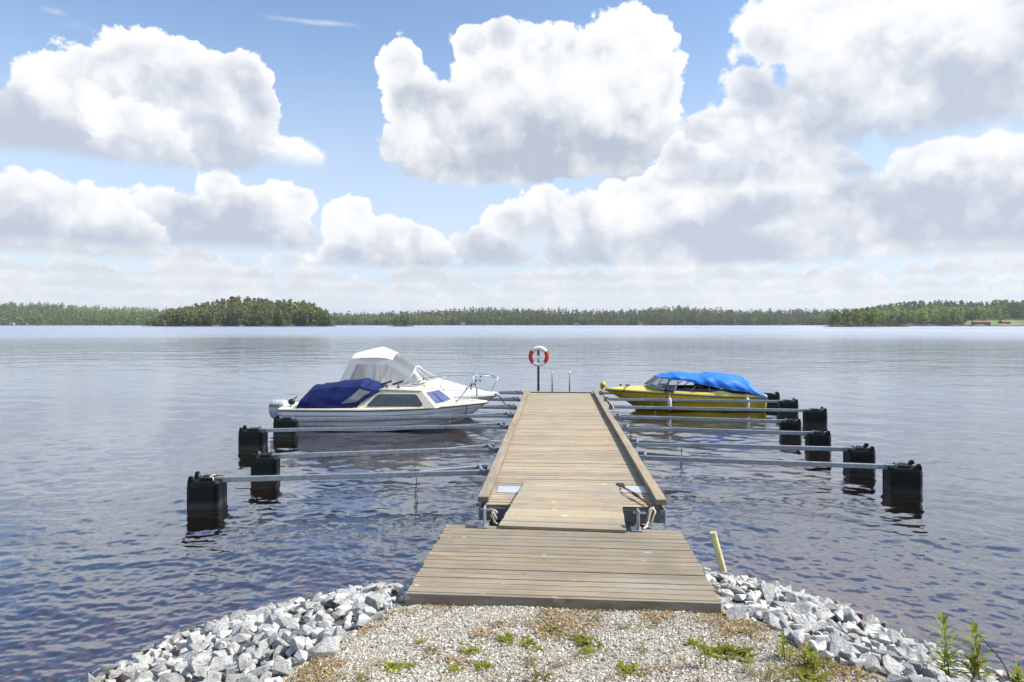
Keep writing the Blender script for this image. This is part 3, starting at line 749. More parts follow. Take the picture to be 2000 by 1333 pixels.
# little dark islet
o = [(758, 640), (768, 637), (785, 635.5), (800, 637), (810, 640)]
islet = Land('island', o, 860, 890, 0)
for q in range(12):
    px = 764 + (q + rng.random()) / 12 * 40
    h = float(np.interp(px, [764, 772, 786, 797, 804], [6, 13, 14, 13, 6])) * rng.uniform(0.85, 1.05)
    place_tree(rng.choice(['pine', 'spruce']), islet.at(px, rng.random()), h, 'dark tree on the tiny islet right of the wooded island', 'trees on the tiny islet')
# meadow strips
def strip(name, px0, px1, land, s0, s1, mt):
    PX, S = np.meshgrid(np.linspace(px0, px1, 20), np.linspace(s0, s1, 6)); x, y, z = land.pos(PX, S)
    tag(link(name, grid_mesh(name, x, y, z + 0.5, M[mt])), kind='structure')
strip('meadow', 1885, 2090, right, 0.0, 0.20, 'meadow')
strip('meadow', 1086, 1128, mid, 0.5, 0.86, 'meadow')
# houses
M['house_red'] = mat('falun_red_boards', (0.17, 0.06, 0.045), 0.8)
M['house_white'] = mat('white_boards', (0.72, 0.72, 0.70), 0.7)
M['roof_tile'] = mat('red_roof_tiles', (0.27, 0.13, 0.09), 0.8)
M['roof_dark'] = mat('dark_roof_felt', (0.08, 0.08, 0.085), 0.8)
def house(pos, L, D, H, rh, wall, roof, rz, label):
    t_ = thing('house', label, 'house', pos, rz)
    mb = MB(); x, y = L / 2, D / 2
    mb.add([(-x, -y, -1.5), (x, -y, -1.5), (x, y, -1.5), (-x, y, -1.5), (-x, -y, H), (x, -y, H), (x, y, H), (-x, y, H), (-x, 0, H + rh), (x, 0, H + rh)],
           [(0, 1, 5, 4), (1, 2, 6, 9, 5), (2, 3, 7, 6), (3, 0, 4, 8, 7), (0, 3, 2, 1)])
    mb.build('wall', M[wall], t_)
    rb = MB(); e = 0.5
    for sg in (-1, 1):
        a = Vector((0, sg * (y + e), H - e * rh / y)); b_ = Vector((0, 0, H + rh)); n_ = Vector((0, sg * rh, y)).normalized() * 0.25
        rb.add([(-x - e, a.y, a.z), (x + e, a.y, a.z), (x + e, b_.y, b_.z), (-x - e, b_.y, b_.z)] + [Vector(q) + n_ for q in [(-x - e, a.y, a.z), (x + e, a.y, a.z), (x + e, b_.y, b_.z), (-x - e, b_.y, b_.z)]],
               [(0, 1, 2, 3), (7, 6, 5, 4), (0, 4, 5, 1), (1, 5, 6, 2), (2, 6, 7, 3), (3, 7, 4, 0)])
    ro = rb.build('roof', M[roof], t_)
    cb = MB(); cb.box((x * 0.3, 0.3, H + rh + 0.3), (0.8, 0.8, 1.6)); cb.build('chimney', M['roof_dark'], ro)
    for q in range(3):
        wx = -x * 0.6 + q * x * 0.6
        wb = MB(); wb.box((wx, -y - 0.03, H * 0.55), (1.2, 0.1, 1.3)); wb.build('window', M['glass_blue'], t_)
    return t_
house(right.at(1916, 0.06), 22, 8, 2.6, 2.2, 'house_red', 'roof_tile', R(-12), 'long red roofed house on the meadow at the right shore')
house(right.at(1962, 0.08), 13, 7, 2.4, 2.0, 'house_red', 'roof_tile', R(8), 'smaller red roofed house right of the long one')
house(mid.at(1127, 0.03), 20, 10, 5.0, 3.5, 'house_white', 'roof_dark', R(10), 'white house on the far shore above the life ring')
house(mid.at(1248, 0.02), 16, 8, 3.5, 3, 'house_white', 'roof_dark', R(-6), 'pale low house on the far shore right of the white house')
house(mid.at(1594, 0.02), 22, 8, 3.2, 3, 'house_red', 'roof_dark', R(14), 'red cottage on the far shore left of the headland')
house(mid.at(905, 0.02), 12, 7, 3, 2.5, 'house_white', 'roof_tile', R(5), 'tiny pale cottage on the far shore right of the islet')
house(mid.at(684, 0.02), 12, 7, 3, 2.5, 'house_white', 'roof_dark', R(15), 'tiny white cottage on the far shore right of the wooded island')
house(left.at(24, 0.01), 13, 7, 3, 2.5, 'house_white', 'roof_tile', R(-8), 'tiny white cottage on the shore at the far left')
house(left.at(50, 0.01), 9, 6, 3, 2.5, 'house_white', 'roof_dark', R(6), 'tiny dark roofed cottage right of the leftmost cottage')
# pale stones along the island's water edge
for px, w in ((287, 5.0), (420, 3.2), (470, 2.6), (640, 3.5), (1688, 3.0)):
    b_ = MB(); lp = (prom if px > 1500 else isl).at(px, 0.0)
    for q in range(5): b_.sphere((rng.uniform(-1, 1) * w, rng.uniform(-1, 1), 0.2), (w * rng.uniform(.2, .5), 1.0, rng.uniform(0.5, 1.0)), 8, 5)
    tag(b_.build('shore_rock', M['shore_rock']), {287: 'pale bare rock at the left tip of the wooded island', 420: 'low pale rock on the island shore left of its middle', 470: 'low pale rock on the island shore at its middle', 640: 'low pale rock at the right tip of the wooded island', 1688: 'low pale rock at the foot of the leafy headland'}[px], 'rock').location = lp

# ------------------------------------------------------------------ landing stage, ramp and floating dock
PLANK = {}
def plank_mesh(key, L, w, th, mt):
    k = (key, round(L, 2), round(w, 3))
    if k not in PLANK:
        L_ = []
        for q in range(4):
            mb = MB(); mb.box((0, 0, 0), (L * (1 - 0.004 * q), w, th), None, 0, 0.004)
            me = bpy.data.meshes.new('plank'); me.from_pydata(mb.v, [], mb.f); me.materials.append(mt); L_.append(me)
        PLANK[k] = L_
    return rng.choice(PLANK[k])
def add_planks(parent, n, y0, pitch, L, th, z, mt, key, gap=0.008, jit=0.006, xoff=None):
    for i in range(n):
        w = pitch - gap
        o = link('plank', plank_mesh(key, L, w, th, mt), parent)
        o.location = (rng.uniform(-jit, jit) + (xoff(i) if xoff else 0), y0 + (i + 0.5) * pitch, z - th / 2 + rng.uniform(-0.003, 0.002))
        o.rotation_euler = (rng.uniform(-0.010, 0.010), 0, rng.uniform(-0.0015, 0.0015) + (math.pi if rng.random() < 0.5 else 0))

# landing stage on the bank
fl, fr_, bl, br_ = U(790, 1160, 0.67), U(1410, 1180, 0.67), U(868, 1025, 0.69), U(1330, 1032, 0.69)
lc = (fl + fr_) / 2; ldir = ((bl + br_) / 2 - lc); lyaw = -math.atan2((fr_ - fl).y * -1, (fr_ - fl).x)
LW, LD = (fr_ - fl).length, ldir.length
land = thing('landing_stage', 'wide brown plank landing stage between the gravel and the ramp', 'landing stage', (lc.x, lc.y, 0), lyaw)
add_planks(land, 17, 0.03, (LD - 0.03) / 17, LW, 0.045, 0.68, M['land'], 'land', 0.009)
mb = MB(); mb.box((0, 0.012, 0.625), (LW - 0.01, 0.036, 0.105), None, 0, 0.004); mb.build('fascia_board', M['land'], land)
for x in (-1.05, 0, 1.05):
    mb = MB(); mb.box((x, LD / 2, 0.575), (0.07, LD - 0.12, 0.115)); mb.build('joist', M['land'], land)
for x, y in ((-1.1, LD - 0.15), (1.1, LD - 0.15), (0, LD - 0.15)):
    mb = MB(); mb.tube([(x, y, -1.3), (x, y, 0.515)], 0.06, 10); mb.build('pile', M['steel_dark'], land, True, 40)

# floating dock
DYAW = R(-3.55)
DOCK0 = Vector((0.82, 9.40, 0)); DL, DW, DZ = 15.4, 2.58, 0.52
dock = thing('floating_dock', 'long floating plank dock with raised side beams running out into the lake', 'dock', DOCK0, DYAW)
DM = Matrix.Translation(DOCK0) @ Matrix.Rotation(DYAW, 4, 'Z'); DI = DM.inverted()
npl = 108
add_planks(dock, npl, 0.0, DL / npl, DW - 0.16, 0.04, DZ - 0.02, M['deck'], 'deck', 0.016, 0.004)
nb = 4
for sx in (-1, 1):
    for i in range(nb):
        mb = MB(); l = DL / nb
        mb.box((0, 0, 0), (l - 0.01, 0.15, 0.085), None, 0, 0.008)
        o = mb.build('curb_beam', M['curb'], dock); o.location = (sx * (DW / 2 - 0.075) + rng.uniform(-.004, .004), l * (i + 0.5) - 0.04, DZ + 0.055); o.rotation_euler = (0, 0, R(90))
    for i in range(12):
        mb = MB(); mb.box((sx * (DW / 2 - 0.075), 0.25 + i * (DL - 0.5) / 11, DZ - 0.004), (0.10, 0.16, 0.03)); mb.build('spacer_block', M['curb'], dock)
    mb = MB(); mb.box((sx * (DW / 2 - 0.02), DL / 2, DZ - 0.15), (0.035, DL - 0.02, 0.20), None, 0, 0.006); mb.build('side_channel', M['galv'], dock)
mb = MB(); mb.box((0, 0.012, DZ - 0.15), (DW - 0.08, 0.03, 0.17), None, 0, 0.004); mb.build('end_channel', M['steel_dark'], dock)
mb = MB(); mb.box((0, DL - 0.012, DZ - 0.15), (DW - 0.08, 0.03, 0.17), None, 0, 0.004); mb.build('end_channel', M['steel_dark'], dock)
for sx in (-1, 1):
    mb = MB(); mb.box((sx * 1.07, -0.008, DZ - 0.15), (0.40, 0.012, 0.165), None, 0, 0.003); pl = mb.build('corner_plate', M['steel_dark'], dock)
    for dx in (-0.15, 0.15):
        for dz in (-0.05, 0.05):
            b_ = MB(); b_.tube([(sx * 1.07 + dx, -0.013, DZ - 0.15 + dz), (sx * 1.07 + dx, -0.03, DZ - 0.15 + dz)], 0.012, 6); b_.build('bolt', M['galv'], pl)
for i in range(4):
    mb = MB(); mb.box((0, 1.3 + i * (DL - 2.6) / 3, -0.02), (1.9, 1.9, 0.62), None, 0, 0.05); mb.build('pontoon', M['concrete'], dock)
mb = MB(); mb.box((0, DL + 0.02, DZ - 0.01), (DW - 0.35, 0.05, 0.05), None, 0, 0.006); mb.build('end_board', M['post_wood'], dock)
for (px, py, s) in ((1000, 957, -1), (1237, 957, 1)):
    c = DI @ U(px, py, DZ - 0.018)
    mb = MB(); mb.box((c.x, c.y, DZ - 0.012), (0.44, 0.40, 0.006), None, 0, 0.002); mb.build('hatch_plate', M['plate'], dock)
# nail heads? bird droppings and dark specks are in the wood itself

# ramp from the landing down onto the dock
a0, a1, b0, b1 = U(973, 1029, 0.72), U(1222, 1032, 0.72), U(1027, 941, 0.555), U(1205, 945, 0.555)
rc0, rc1 = (a0 + a1) / 2, (b0 + b1) / 2
rd = rc1 - rc0; ryaw = -math.atan2(rd.x, rd.y); RL = math.hypot(rd.x, rd.y); RW = 1.44
ramp = thing('gangway_ramp', 'narrow plank ramp bridging the landing stage and the dock', 'ramp', (rc0.x, rc0.y, 0.0), ryaw)
slope = math.atan2(rd.z, RL); nr_ = 26; pit = math.hypot(RL, rd.z) / nr_
for i in range(nr_):
    o = link('plank', plank_mesh('ramp', RW, pit - 0.015, 0.034, M['deck']), ramp)
    s_ = (i + 0.5) / nr_
    o.location = (rng.uniform(-.004, .004), s_ * RL, 0.72 + rd.z * s_ - 0.017 + rng.uniform(-.0015, .0015)); o.rotation_euler = (slope + rng.uniform(-.008, .008), 0, math.pi * rng.randint(0, 1))
for x in (-0.62, 0.62):
    mb = MB(); mb.bar((x, 0.05, 0.72 - 0.075), (x, RL * 0.62, 0.72 + rd.z * 0.62 - 0.072), 0.06, 0.075); mb.build('stringer', M['steel_dark'], ramp)

# hinge plates, ropes and the red tensioning strap at the dock's near end
def rope(name, pts, r, mt, label, cat='rope', n=24):
    mb = MB(); mb.tube(catmull(pts, n), r, 7)
    return tag(mb.build(name, mt, None, True), label, cat)
for (px, py, side) in ((946, 1028, 'left'), (1247, 1035, 'right')):
    p0 = U(px, py, 0.69)
    hp = thing('hinge_plate', f'galvanised upright hinge plate on the {side} end of the landing stage', 'hinge plate', p0, lyaw)
    mb = MB(); mb.box((0, 0.03, 0.105), (0.022, 0.15, 0.23), None, 0, 0.008); mb.build('plate', M['galv'], hp)
    mb = MB(); mb.box((-0.02, 0.02, 0.0), (0.12, 0.16, 0.012), None, 0, 0.003); mb.build('foot', M['galv'], hp)
    mb = MB(); mb.tube([(-0.05, 0.06, 0.17), (0.09, 0.06, 0.17)], 0.016, 8); mb.build('pin', M['galv'], hp, True, 40)
pL = U(962, 1000, 0.56)
rope('mooring_rope', [pL + Vector((-0.03, -.05, 0.05)), pL + Vector((0.06, -.10, 0.02)), pL + Vector((-0.02, -.08, -0.03)), pL + Vector((0.05, -.12, -0.06)), pL + Vector((0.0, -.10, 0.03)), pL + Vector((0.03, -.13, -0.10)), pL + Vector((0.09, -.10, -0.13))], 0.016, M['rope'], 'knotted pale rope beside the left hinge plate')
pR = U(1272, 995, 0.50)
rope('mooring_rope', [pR + Vector((0.03, -.02, 0.02)), pR + Vector((-.03, -.06, 0.01)), pR + Vector((-.06, -.10, -.07)), pR + Vector((-.08, -.12, -.14)), pR + Vector((-.03, -.13, -.15)), pR + Vector((0.0, -.12, -.07)), pR + Vector((0.03, -.10, -.01)), pR + Vector((0.0, -.07, 0.02)), pR + Vector((-.05, -.11, -.06)), pR + Vector((-.07, -.14, -.13))], 0.016, M['rope'], 'thick pale rope loop beside the right hinge plate', n=40)
rope('mooring_rope', [pR + Vector((-.07, -.14, -.13)), pR + Vector((-.11, -.2, -.17)), pR + Vector((-.16, -.26, -.19)), pR + Vector((-.09, -.2, -.17))], 0.015, M['rope'], 'short pale rope end lying by the right hinge plate')
s0, s1 = U(1210, 948, DZ + 0.05), U(1272, 990, DZ + 0.01)
st = thing('tension_strap', 'red tensioning strap stretched across the pale hatch plate', 'strap', (0, 0, 0))
mb = MB()
for k in (-1, 1): mb.tube(catmull([s0 + Vector((0.010 * k, 0, 0)), s0.lerp(s1, .35) + Vector((0.022 * k, 0, 0.015)), s0.lerp(s1, .6) + Vector((0.012 * k, 0, 0.012)), s1 + Vector((0.012 * k, 0, 0.0)), s1 + Vector((0.0, -.05, -0.10))], 16), 0.008, 6)
mb.build('webbing', M['rope_red'], st, True)
mb = MB(); mb.bar(s0.lerp(s1, .45) + Vector((0, 0, 0.02)), s0.lerp(s1, .62) + Vector((0, 0, 0.02)), 0.05, 0.04, 0, 0.01); mb.build('ratchet', M['rust'], st)
mb = MB(); mb.box(s0 + Vector((0.02, 0.03, -0.005)), (0.11, 0.16, 0.03), None, 0, 0.005); mb.build('anchor_block', M['black'], st)

# ------------------------------------------------------------------ mooring booms with floats
def boom(attach, tip, fw, fd, two_arm, split, side, label, hook=True, spring=False, coil=False, water=None):
    """galvanised boom hinged to the dock; float at the outer end"""
    A = Vector(attach); B = Vector(tip)
    root = thing('mooring_boom', label, 'mooring boom', (A.x, A.y, 0), math.atan2(B.y - A.y, B.x - A.x), 'mooring booms along the dock')
    L = math.hypot(B.x - A.x, B.y - A.y); za, zb = A.z, B.z
    near = -1 if side == 'right' else 1        # local y towards the camera: boom points +x (right) or -x (left)
    zz = lambda x: za + (zb - za) * x / L
    S = L * split
    mb = MB()
    if two_arm:
        mb.bar((S - 0.12, 0, zz(S)), (L + 0.12, 0, zz(L)), 0.075, 0.085, 0, 0.006)
        mb.build('boom_tube', M['galv'], root)
        for sg in (-1, 1):
            mb = MB(); mb.bar((0.06, sg * 0.24, za - 0.012 * sg), (S + 0.10, sg * 0.035, zz(S) + 0.004 * sg), 0.045, 0.075, 0, 0.005); mb.build('brace', M['galv'], root)
    else:
        mb.bar((0.06, near * 0.06, za), (L + 0.12, 0, zz(L)), 0.075, 0.085, 0, 0.006); mb.build('boom_tube', M['galv'], root)
        mb = MB(); mb.bar((0.06, -near * 0.34, za + 0.005), (S, -near * 0.03, zz(S) + 0.003), 0.045, 0.075, 0, 0.005); mb.build('brace', M['galv'], root)
    yy = (-0.27, 0.27) if two_arm else (-0.38, 0.12) if near > 0 else (-0.12, 0.38)
    mb = MB(); mb.bar((0.10, yy[0], za + 0.055), (0.10, yy[1], za + 0.055), 0.045, 0.025, 0, 0.004)
    for y in yy: mb.box((0.02, y * 0.9, za), (0.14, 0.035, 0.11), None, 0, 0.006)
    mb.build('bracket', M['galv'], root)
    for y in yy:
        mb = MB(); mb.tube([(-0.02, y * 0.9 - 0.04, za), (-0.02, y * 0.9 + 0.04, za)], 0.018, 8); mb.build('hinge_pin', M['steel_dark'], root, True, 40)
    if hook:
        if two_arm: pts = [(S, 0, zz(S) + 0.03), (S, 0, zz(S) + 0.15), (S + 0.02, 0, zz(S) + 0.165)]
        else: pts = [(S, 0, zz(S) + 0.02)] + [(S + 0.055 - 0.055 * math.cos(a), 0, zz(S) + 0.07 + 0.055 * math.sin(a)) for a in np.linspace(0, math.pi, 7)] + [(S + 0.11, 0, zz(S) + 0.02)]
        mb = MB(); mb.tube(pts, 0.008, 6); mb.build('hook', M['galv'], root, True)
    # float
    fh = 0.44; cx = L + fw / 2 + 0.04
    fl_ = MB(); b = 0.045
    prof = [(-0.5, 0.94, 0.9), (-0.28, 1.0, 1.0), (fh - 0.10, 1.0, 1.0), (fh - 0.03, 0.985, 0.97), (fh, 0.93, 0.90)]
    rows = []
    for z, sx, sy in prof:
        hx, hy = fw / 2 * sx, fd / 2 * sy
        rows.append([(cx + x, y, z) for x, y in ((-hx + b, -hy), (hx - b, -hy), (hx, -hy + b), (hx, hy - b), (hx - b, hy), (-hx + b, hy), (-hx, hy - b), (-hx, -hy + b))])
    fl_.grid(rows, True); n0 = len(fl_.v)
    fl_.f.append(tuple(range(n0 - 8, n0))); fl_.fm.append(0); fl_.f.append(tuple(range(0, 8))[::-1]); fl_.fm.append(0)
    fo = fl_.build('float', M['float'], root, True, 30)
    for sgn in (-1, 1):
        ld = MB(); hx = cx + fw / 2 - 0.05
        y = sgn * (fd / 2 - 0.075)
        ld.add([(hx - 0.075, y - 0.05, fh - 0.01), (hx + 0.04, y - 0.05, fh - 0.01), (hx + 0.04, y + 0.05, fh - 0.01), (hx - 0.075, y + 0.05, fh - 0.01), (hx - 0.02, y - 0.04, fh + 0.085), (hx + 0.02, y - 0.04, fh + 0.085), (hx + 0.02, y + 0.04, fh + 0.085), (hx - 0.02, y + 0.04, fh + 0.085)],
               [(0, 1, 5, 4), (1, 2, 6, 5), (2, 3, 7, 6), (3, 0, 4, 7), (4, 5, 6, 7)])
        ld.build('lug', M['float'], fo)
    ld = MB(); ld.box((cx - 0.02, 0, fh + 0.015), (fw * 0.42, fd * 0.55, 0.05), None, 0, 0.012); ld.build('top_block', M['float'], fo)
    ld = MB(); ld.bar((L - 0.02, 0, fh + 0.012), (cx - fw * 0.2, 0, fh + 0.012), 0.09, 0.03, 0, 0.004)
    ld.build('clamp', M['galv'], fo)
    for fx, sz_ in ((-0.27, (0.05, 0.03, 0.10)), (0.27, (0.05, 0.05, 0.06))):
        ld = MB(); ld.box((cx + fx * fw, -fd * 0.22, fh + 0.03), sz_, None, 0, 0.006); ld.build('clamp_lug', M['galv'], fo)
    for sgn in (-1, 1):   # moulded vertical corner ribs
        ld = MB(); ld.box((cx - fw / 2 + 0.02, sgn * (fd / 2 + 0.002), 0.08), (0.05, 0.02, 0.66), None, 0, 0.006); ld.build('rib', M['float'], fo)
    return root
# unprojected ends: (dock end px, float end px)
ZA, ZB = 0.40, 0.42
def ends(ax_, ay, bx, by, waterd):
    A = U(ax_, ay, ZA); d = waterd + 0.22
    return A, Vector(((bx - 1000) * d / F, d, ZB))
wd = lambda y: CAMZ * F / (y - HOR)
BL = [(951, 921, 440, 937, 993, 0.50, False, 0.27, 'leftmost near mooring boom, with a rope coil on its black float'),
      (966, 876, 548, 884, 938, 0.48, True, 0.24, 'second left mooring boom from the shore, in front of the white boats'),
      (986, 832, 522, 838, 878, 0.58, True, 0.24, 'third left mooring boom, its float farthest left behind the second'),
      (999, 811, 583, 815, 853, 0.58, True, 0.23, 'fourth left mooring boom, lying along the hull of the cream cabin boat')]
BR = [(1250, 893, 1728, 911, 963, 0.51, False, 0.27, 'rightmost near mooring boom, closest to the shore on the right'),
      (1236, 866, 1650, 879, 922, 0.48, True, 0.25, 'second right mooring boom from the shore, a dark spring hanging from it'),
      (1218, 836, 1573, 845, 885, 0.48, True, 0.25, 'third right mooring boom from the shore'),
      (1204, 814, 1522, 823, 857, 0.48, True, 0.25, 'fourth right mooring boom, shorter than the one behind it'),
      (1193, 795, 1569, 801, 832, 0.58, True, 0.22, 'fifth right mooring boom, in front of the yellow boat, with the outermost far float'),
      (1183, 780, 1518, 783, 811, 0.58, True, 0.22, 'sixth right mooring boom, lying along the side of the yellow boat')]
for (ax_, ay, bx, by, wy, fw, two, sp, lab) in BL: A, B = ends(ax_, ay, bx, by, wd(wy)); boom(A, B, fw, 0.52, two, sp, 'left', lab)
for (ax_, ay, bx, by, wy, fw, two, sp, lab) in BR: A, B = ends(ax_, ay, bx, by, wd(wy)); boom(A, B, fw, 0.52, two, sp, 'right', lab)
for (ax_, ay, L_, lab) in ((1005, 795, 5.8, 'fifth left mooring boom, between the two white boats'), (1012, 780, 5.8, 'sixth left mooring boom, just beyond the white canopy boat'), (1018, 767, 5.8, 'farthest left mooring boom at the end of the dock')):
    A = U(ax_, ay, ZA); B = A + Vector((-L_, -0.55, 0.02)); boom(A, B, 0.70, 0.43, True, 0.23, 'left', lab)
A = U(1172, 768, ZA); B = Vector(((1480 - 1000) * 25.0 / F, 25.0, ZB)); boom(A, B, 0.70, 0.43, True, 0.22, 'right', 'farthest right mooring boom, its float behind the stern of the yellow boat')

# hanging springs, hooks and rope coil
def spring(px, py, h, label):
    p0 = U(px, py, ZA)
    t_ = thing('mooring_spring', label, 'spring', p0)
    mb = MB(); mb.tube([(0, 0, 0), (0.004, 0, -0.10), (-0.004, 0, -0.2)], 0.008, 6)
    mb.tube([(0.0 + 0.022 * math.cos(a), 0, -0.235 + 0.04 * math.sin(a)) for a in np.linspace(0, 6.4, 12)], 0.007, 5); mb.build('shackle', M['rust'], t_, True)
    mb = MB(); n = 90; mb.tube([(0.024 * math.cos(k * 0.75), 0.024 * math.sin(k * 0.75), -0.27 - (h - 0.27) * k / n) for k in range(n)], 0.006, 4); mb.build('coil', M['rust'], t_, True)
spring(813, 930, 0.62, 'rusty spring hanging into the water from the near left boom')
spring(1331, 872, 0.55, 'rusty spring hanging into the water from the second right boom')
spring(1232, 836, 0.35, 'short dark strap hanging by the dock from the third right boom')
c = U(415, 937, 0.44); c.y -= 0.02
rope('rope_coil', [c + Vector((0, .2, .05)), c + Vector((-.03, .0, 0.05)), c + Vector((-.05, -.05, -.06)), c + Vector((-.03, -.06, -.17)), c + Vector((0.01, -.06, -.15)), c + Vector((0.0, -.05, -.06)), c + Vector((0.045, -.05, -.04)), c + Vector((0.03, -.03, 0.03)), c + Vector((-.03, -.02, 0.05)), c + Vector((-.02, -.05, -.03)), c + Vector((0.03, -.06, -.07)), c + Vector((.02, .0, .05))], 0.009, M['rope'], 'pale rope coil hanging over the nearest left float', n=60)
for (x0, x1, y0_, z0, lab) in ((1176, 1196, 774, 0.56, 'red and white rope tangle on the right edge of the dock'),):
    p0 = U(1176, 770, 0.55); p1 = U(1183, 778, 0.5); p2 = U(1196, 795, 0.5)
    rope('mooring_rope', [p0, p0 + Vector((0.08, -.05, .04)), p1 + Vector((-.05, .1, .03)), p1, p1.lerp(p2, .5) + Vector((0, 0, -.05)), p2], 0.022, M['rope_red'], lab)
p0 = U(1186, 782, 0.5); p2 = U(1199, 800, 0.47)
rope('mooring_rope', [p0, p0.lerp(p2, .5) + Vector((0.03, 0, .02)), p2], 0.022, M['rope'], 'white rope running along the right edge of the dock')

# ------------------------------------------------------------------ life ring, post, ladder, pipe, buoy
base = DM @ Vector((-0.72, DL - 0.10, DZ - 0.02)); base = U(1051.5, 764, 0.52)
ps = thing('life_ring_post', 'dark wooden post holding the life ring at the end of the dock', 'post', base)
mb = MB(); mb.box((0, 0, 0.80), (0.085, 0.085, 1.62), None, 0, 0.006); mb.build('post', M['post_wood'], ps)
mb = MB(); mb.box((0, -0.05, 1.14), (0.10, 0.02, 0.14)); mb.build('arm', M['galv'], ps)
rz_ = 3 - (696 - HOR) * base.y / F
lr = thing('life_ring', 'red and white life ring hung on the post at the dock end', 'life ring', (base.x + 0.01, base.y - 0.12, rz_))
for q in range(8):
    a0_ = [-52, 52, 128, 232][q // 2] if q % 2 == 0 else 0
segs = [(35, 128, 'ring_white'), (128, 143, 'ring_white'), (143, 228, 'ring_red'), (228, 312, 'ring_white'), (312, 395, 'ring_red')]
for a, b_, mt in segs:
    g = []
    for ang in np.linspace(R(a), R(b_), 12):
        c_, s_ = math.cos(ang), math.sin(ang); row = []
        for k in range(12):
            p_ = 2 * math.pi * k / 12
            rr_ = 0.305 + 0.075 * math.cos(p_); row.append((rr_ * c_, 0.058 * math.sin(p_), rr_ * s_))
        g.append(row)
    mb = MB(); mb.grid(g, True); mb.build('ring_segment', M[mt], lr, True)
for ang in (128, 143):
    mb = MB(); c_, s_ = math.cos(R(ang)), math.sin(R(ang)); tx, tz = -s_, c_
    mb.tube([((0.305 + 0.081 * math.cos(p_)) * c_, 0.064 * math.sin(p_), (0.305 + 0.081 * math.cos(p_)) * s_) for p_ in np.linspace(0, 2 * math.pi, 16)], 0.012, 5); mb.build('band', M['ring_red'], lr, True)
mb = MB(); mb.tube(catmull([(0.02, 0.0, 0.37), (0.30, 0.02, 0.33), (0.44, 0.02, 0.12), (0.50, 0.02, -0.16)], 16), 0.009, 5); mb.build('grab_line', M['rope'], lr, True)
mb = MB(); mb.box((0.0, 0.035, -0.03), (0.11, 0.008, 0.13)); mb.build('notice', M['ring_white'], lr)
lp = U(1079, 765, DZ); lq = U(1112, 766, DZ)
ld = thing('swim_ladder', 'pair of thin steel ladder rails at the end of the dock', 'ladder', lp.lerp(lq, 0.5), DYAW)
hw = (lq - lp).length / 2
for s_ in (-1, 1):
    mb = MB(); mb.tube([(s_ * hw, -0.02, -0.05), (s_ * hw, 0, 0.69), (s_ * hw, 0.02, 0.72), (s_ * hw, 0.06, 0.72), (s_ * hw, 0.09, 0.69), (s_ * hw, 0.12, 0.0), (s_ * hw, 0.14, -1.3)], 0.026, 8); mb.build('rail', M['inox'], ld, True)
    mb = MB(); mb.box((s_ * hw, -0.02, 0.0), (0.09, 0.10, 0.012)); mb.build('foot_plate', M['galv'], ld)
for z in (-0.25, -0.55, -0.85): mb = MB(); mb.tube([(-hw, 0.13, z), (hw, 0.13, z)], 0.018, 6); mb.build('rung', M['inox'], ld)
pb = U(1414, 1118, 0.25); ptop = pb + Vector((-0.115, 0.0, 0.42)); 
pp = thing('marker_pipe', 'leaning pale yellow pipe stuck in the stones right of the landing stage', 'pipe', pb)
mb = MB(); d_ = (ptop - pb); mb.tube([-d_ * 0.6, d_], 0.034, 14); mb.build('pipe', M['pipe'], pp, True, 40)
mb = MB(); mb.tube([d_ * 0.97, d_ * 1.06], 0.038, 14); mb.build('cap', M['pipe'], pp, True, 40)
bp_ = Vector(((1177.5 - 1000) * 33 / F, 33, 0.06))
bu = thing('mooring_buoy', 'small round yellow buoy floating beyond the dock', 'buoy', bp_)
mb = MB(); mb.sphere((0, 0, 0.03), 0.135, 16, 10); mb.build('ball', M['buoy'], bu, True)
mb = MB(); mb.tube([(0.03 * math.cos(a), 0, 0.185 + 0.03 * math.sin(a)) for a in np.linspace(0, 6.3, 10)], 0.01, 5); mb.build('eye', M['buoy'], bu, True)

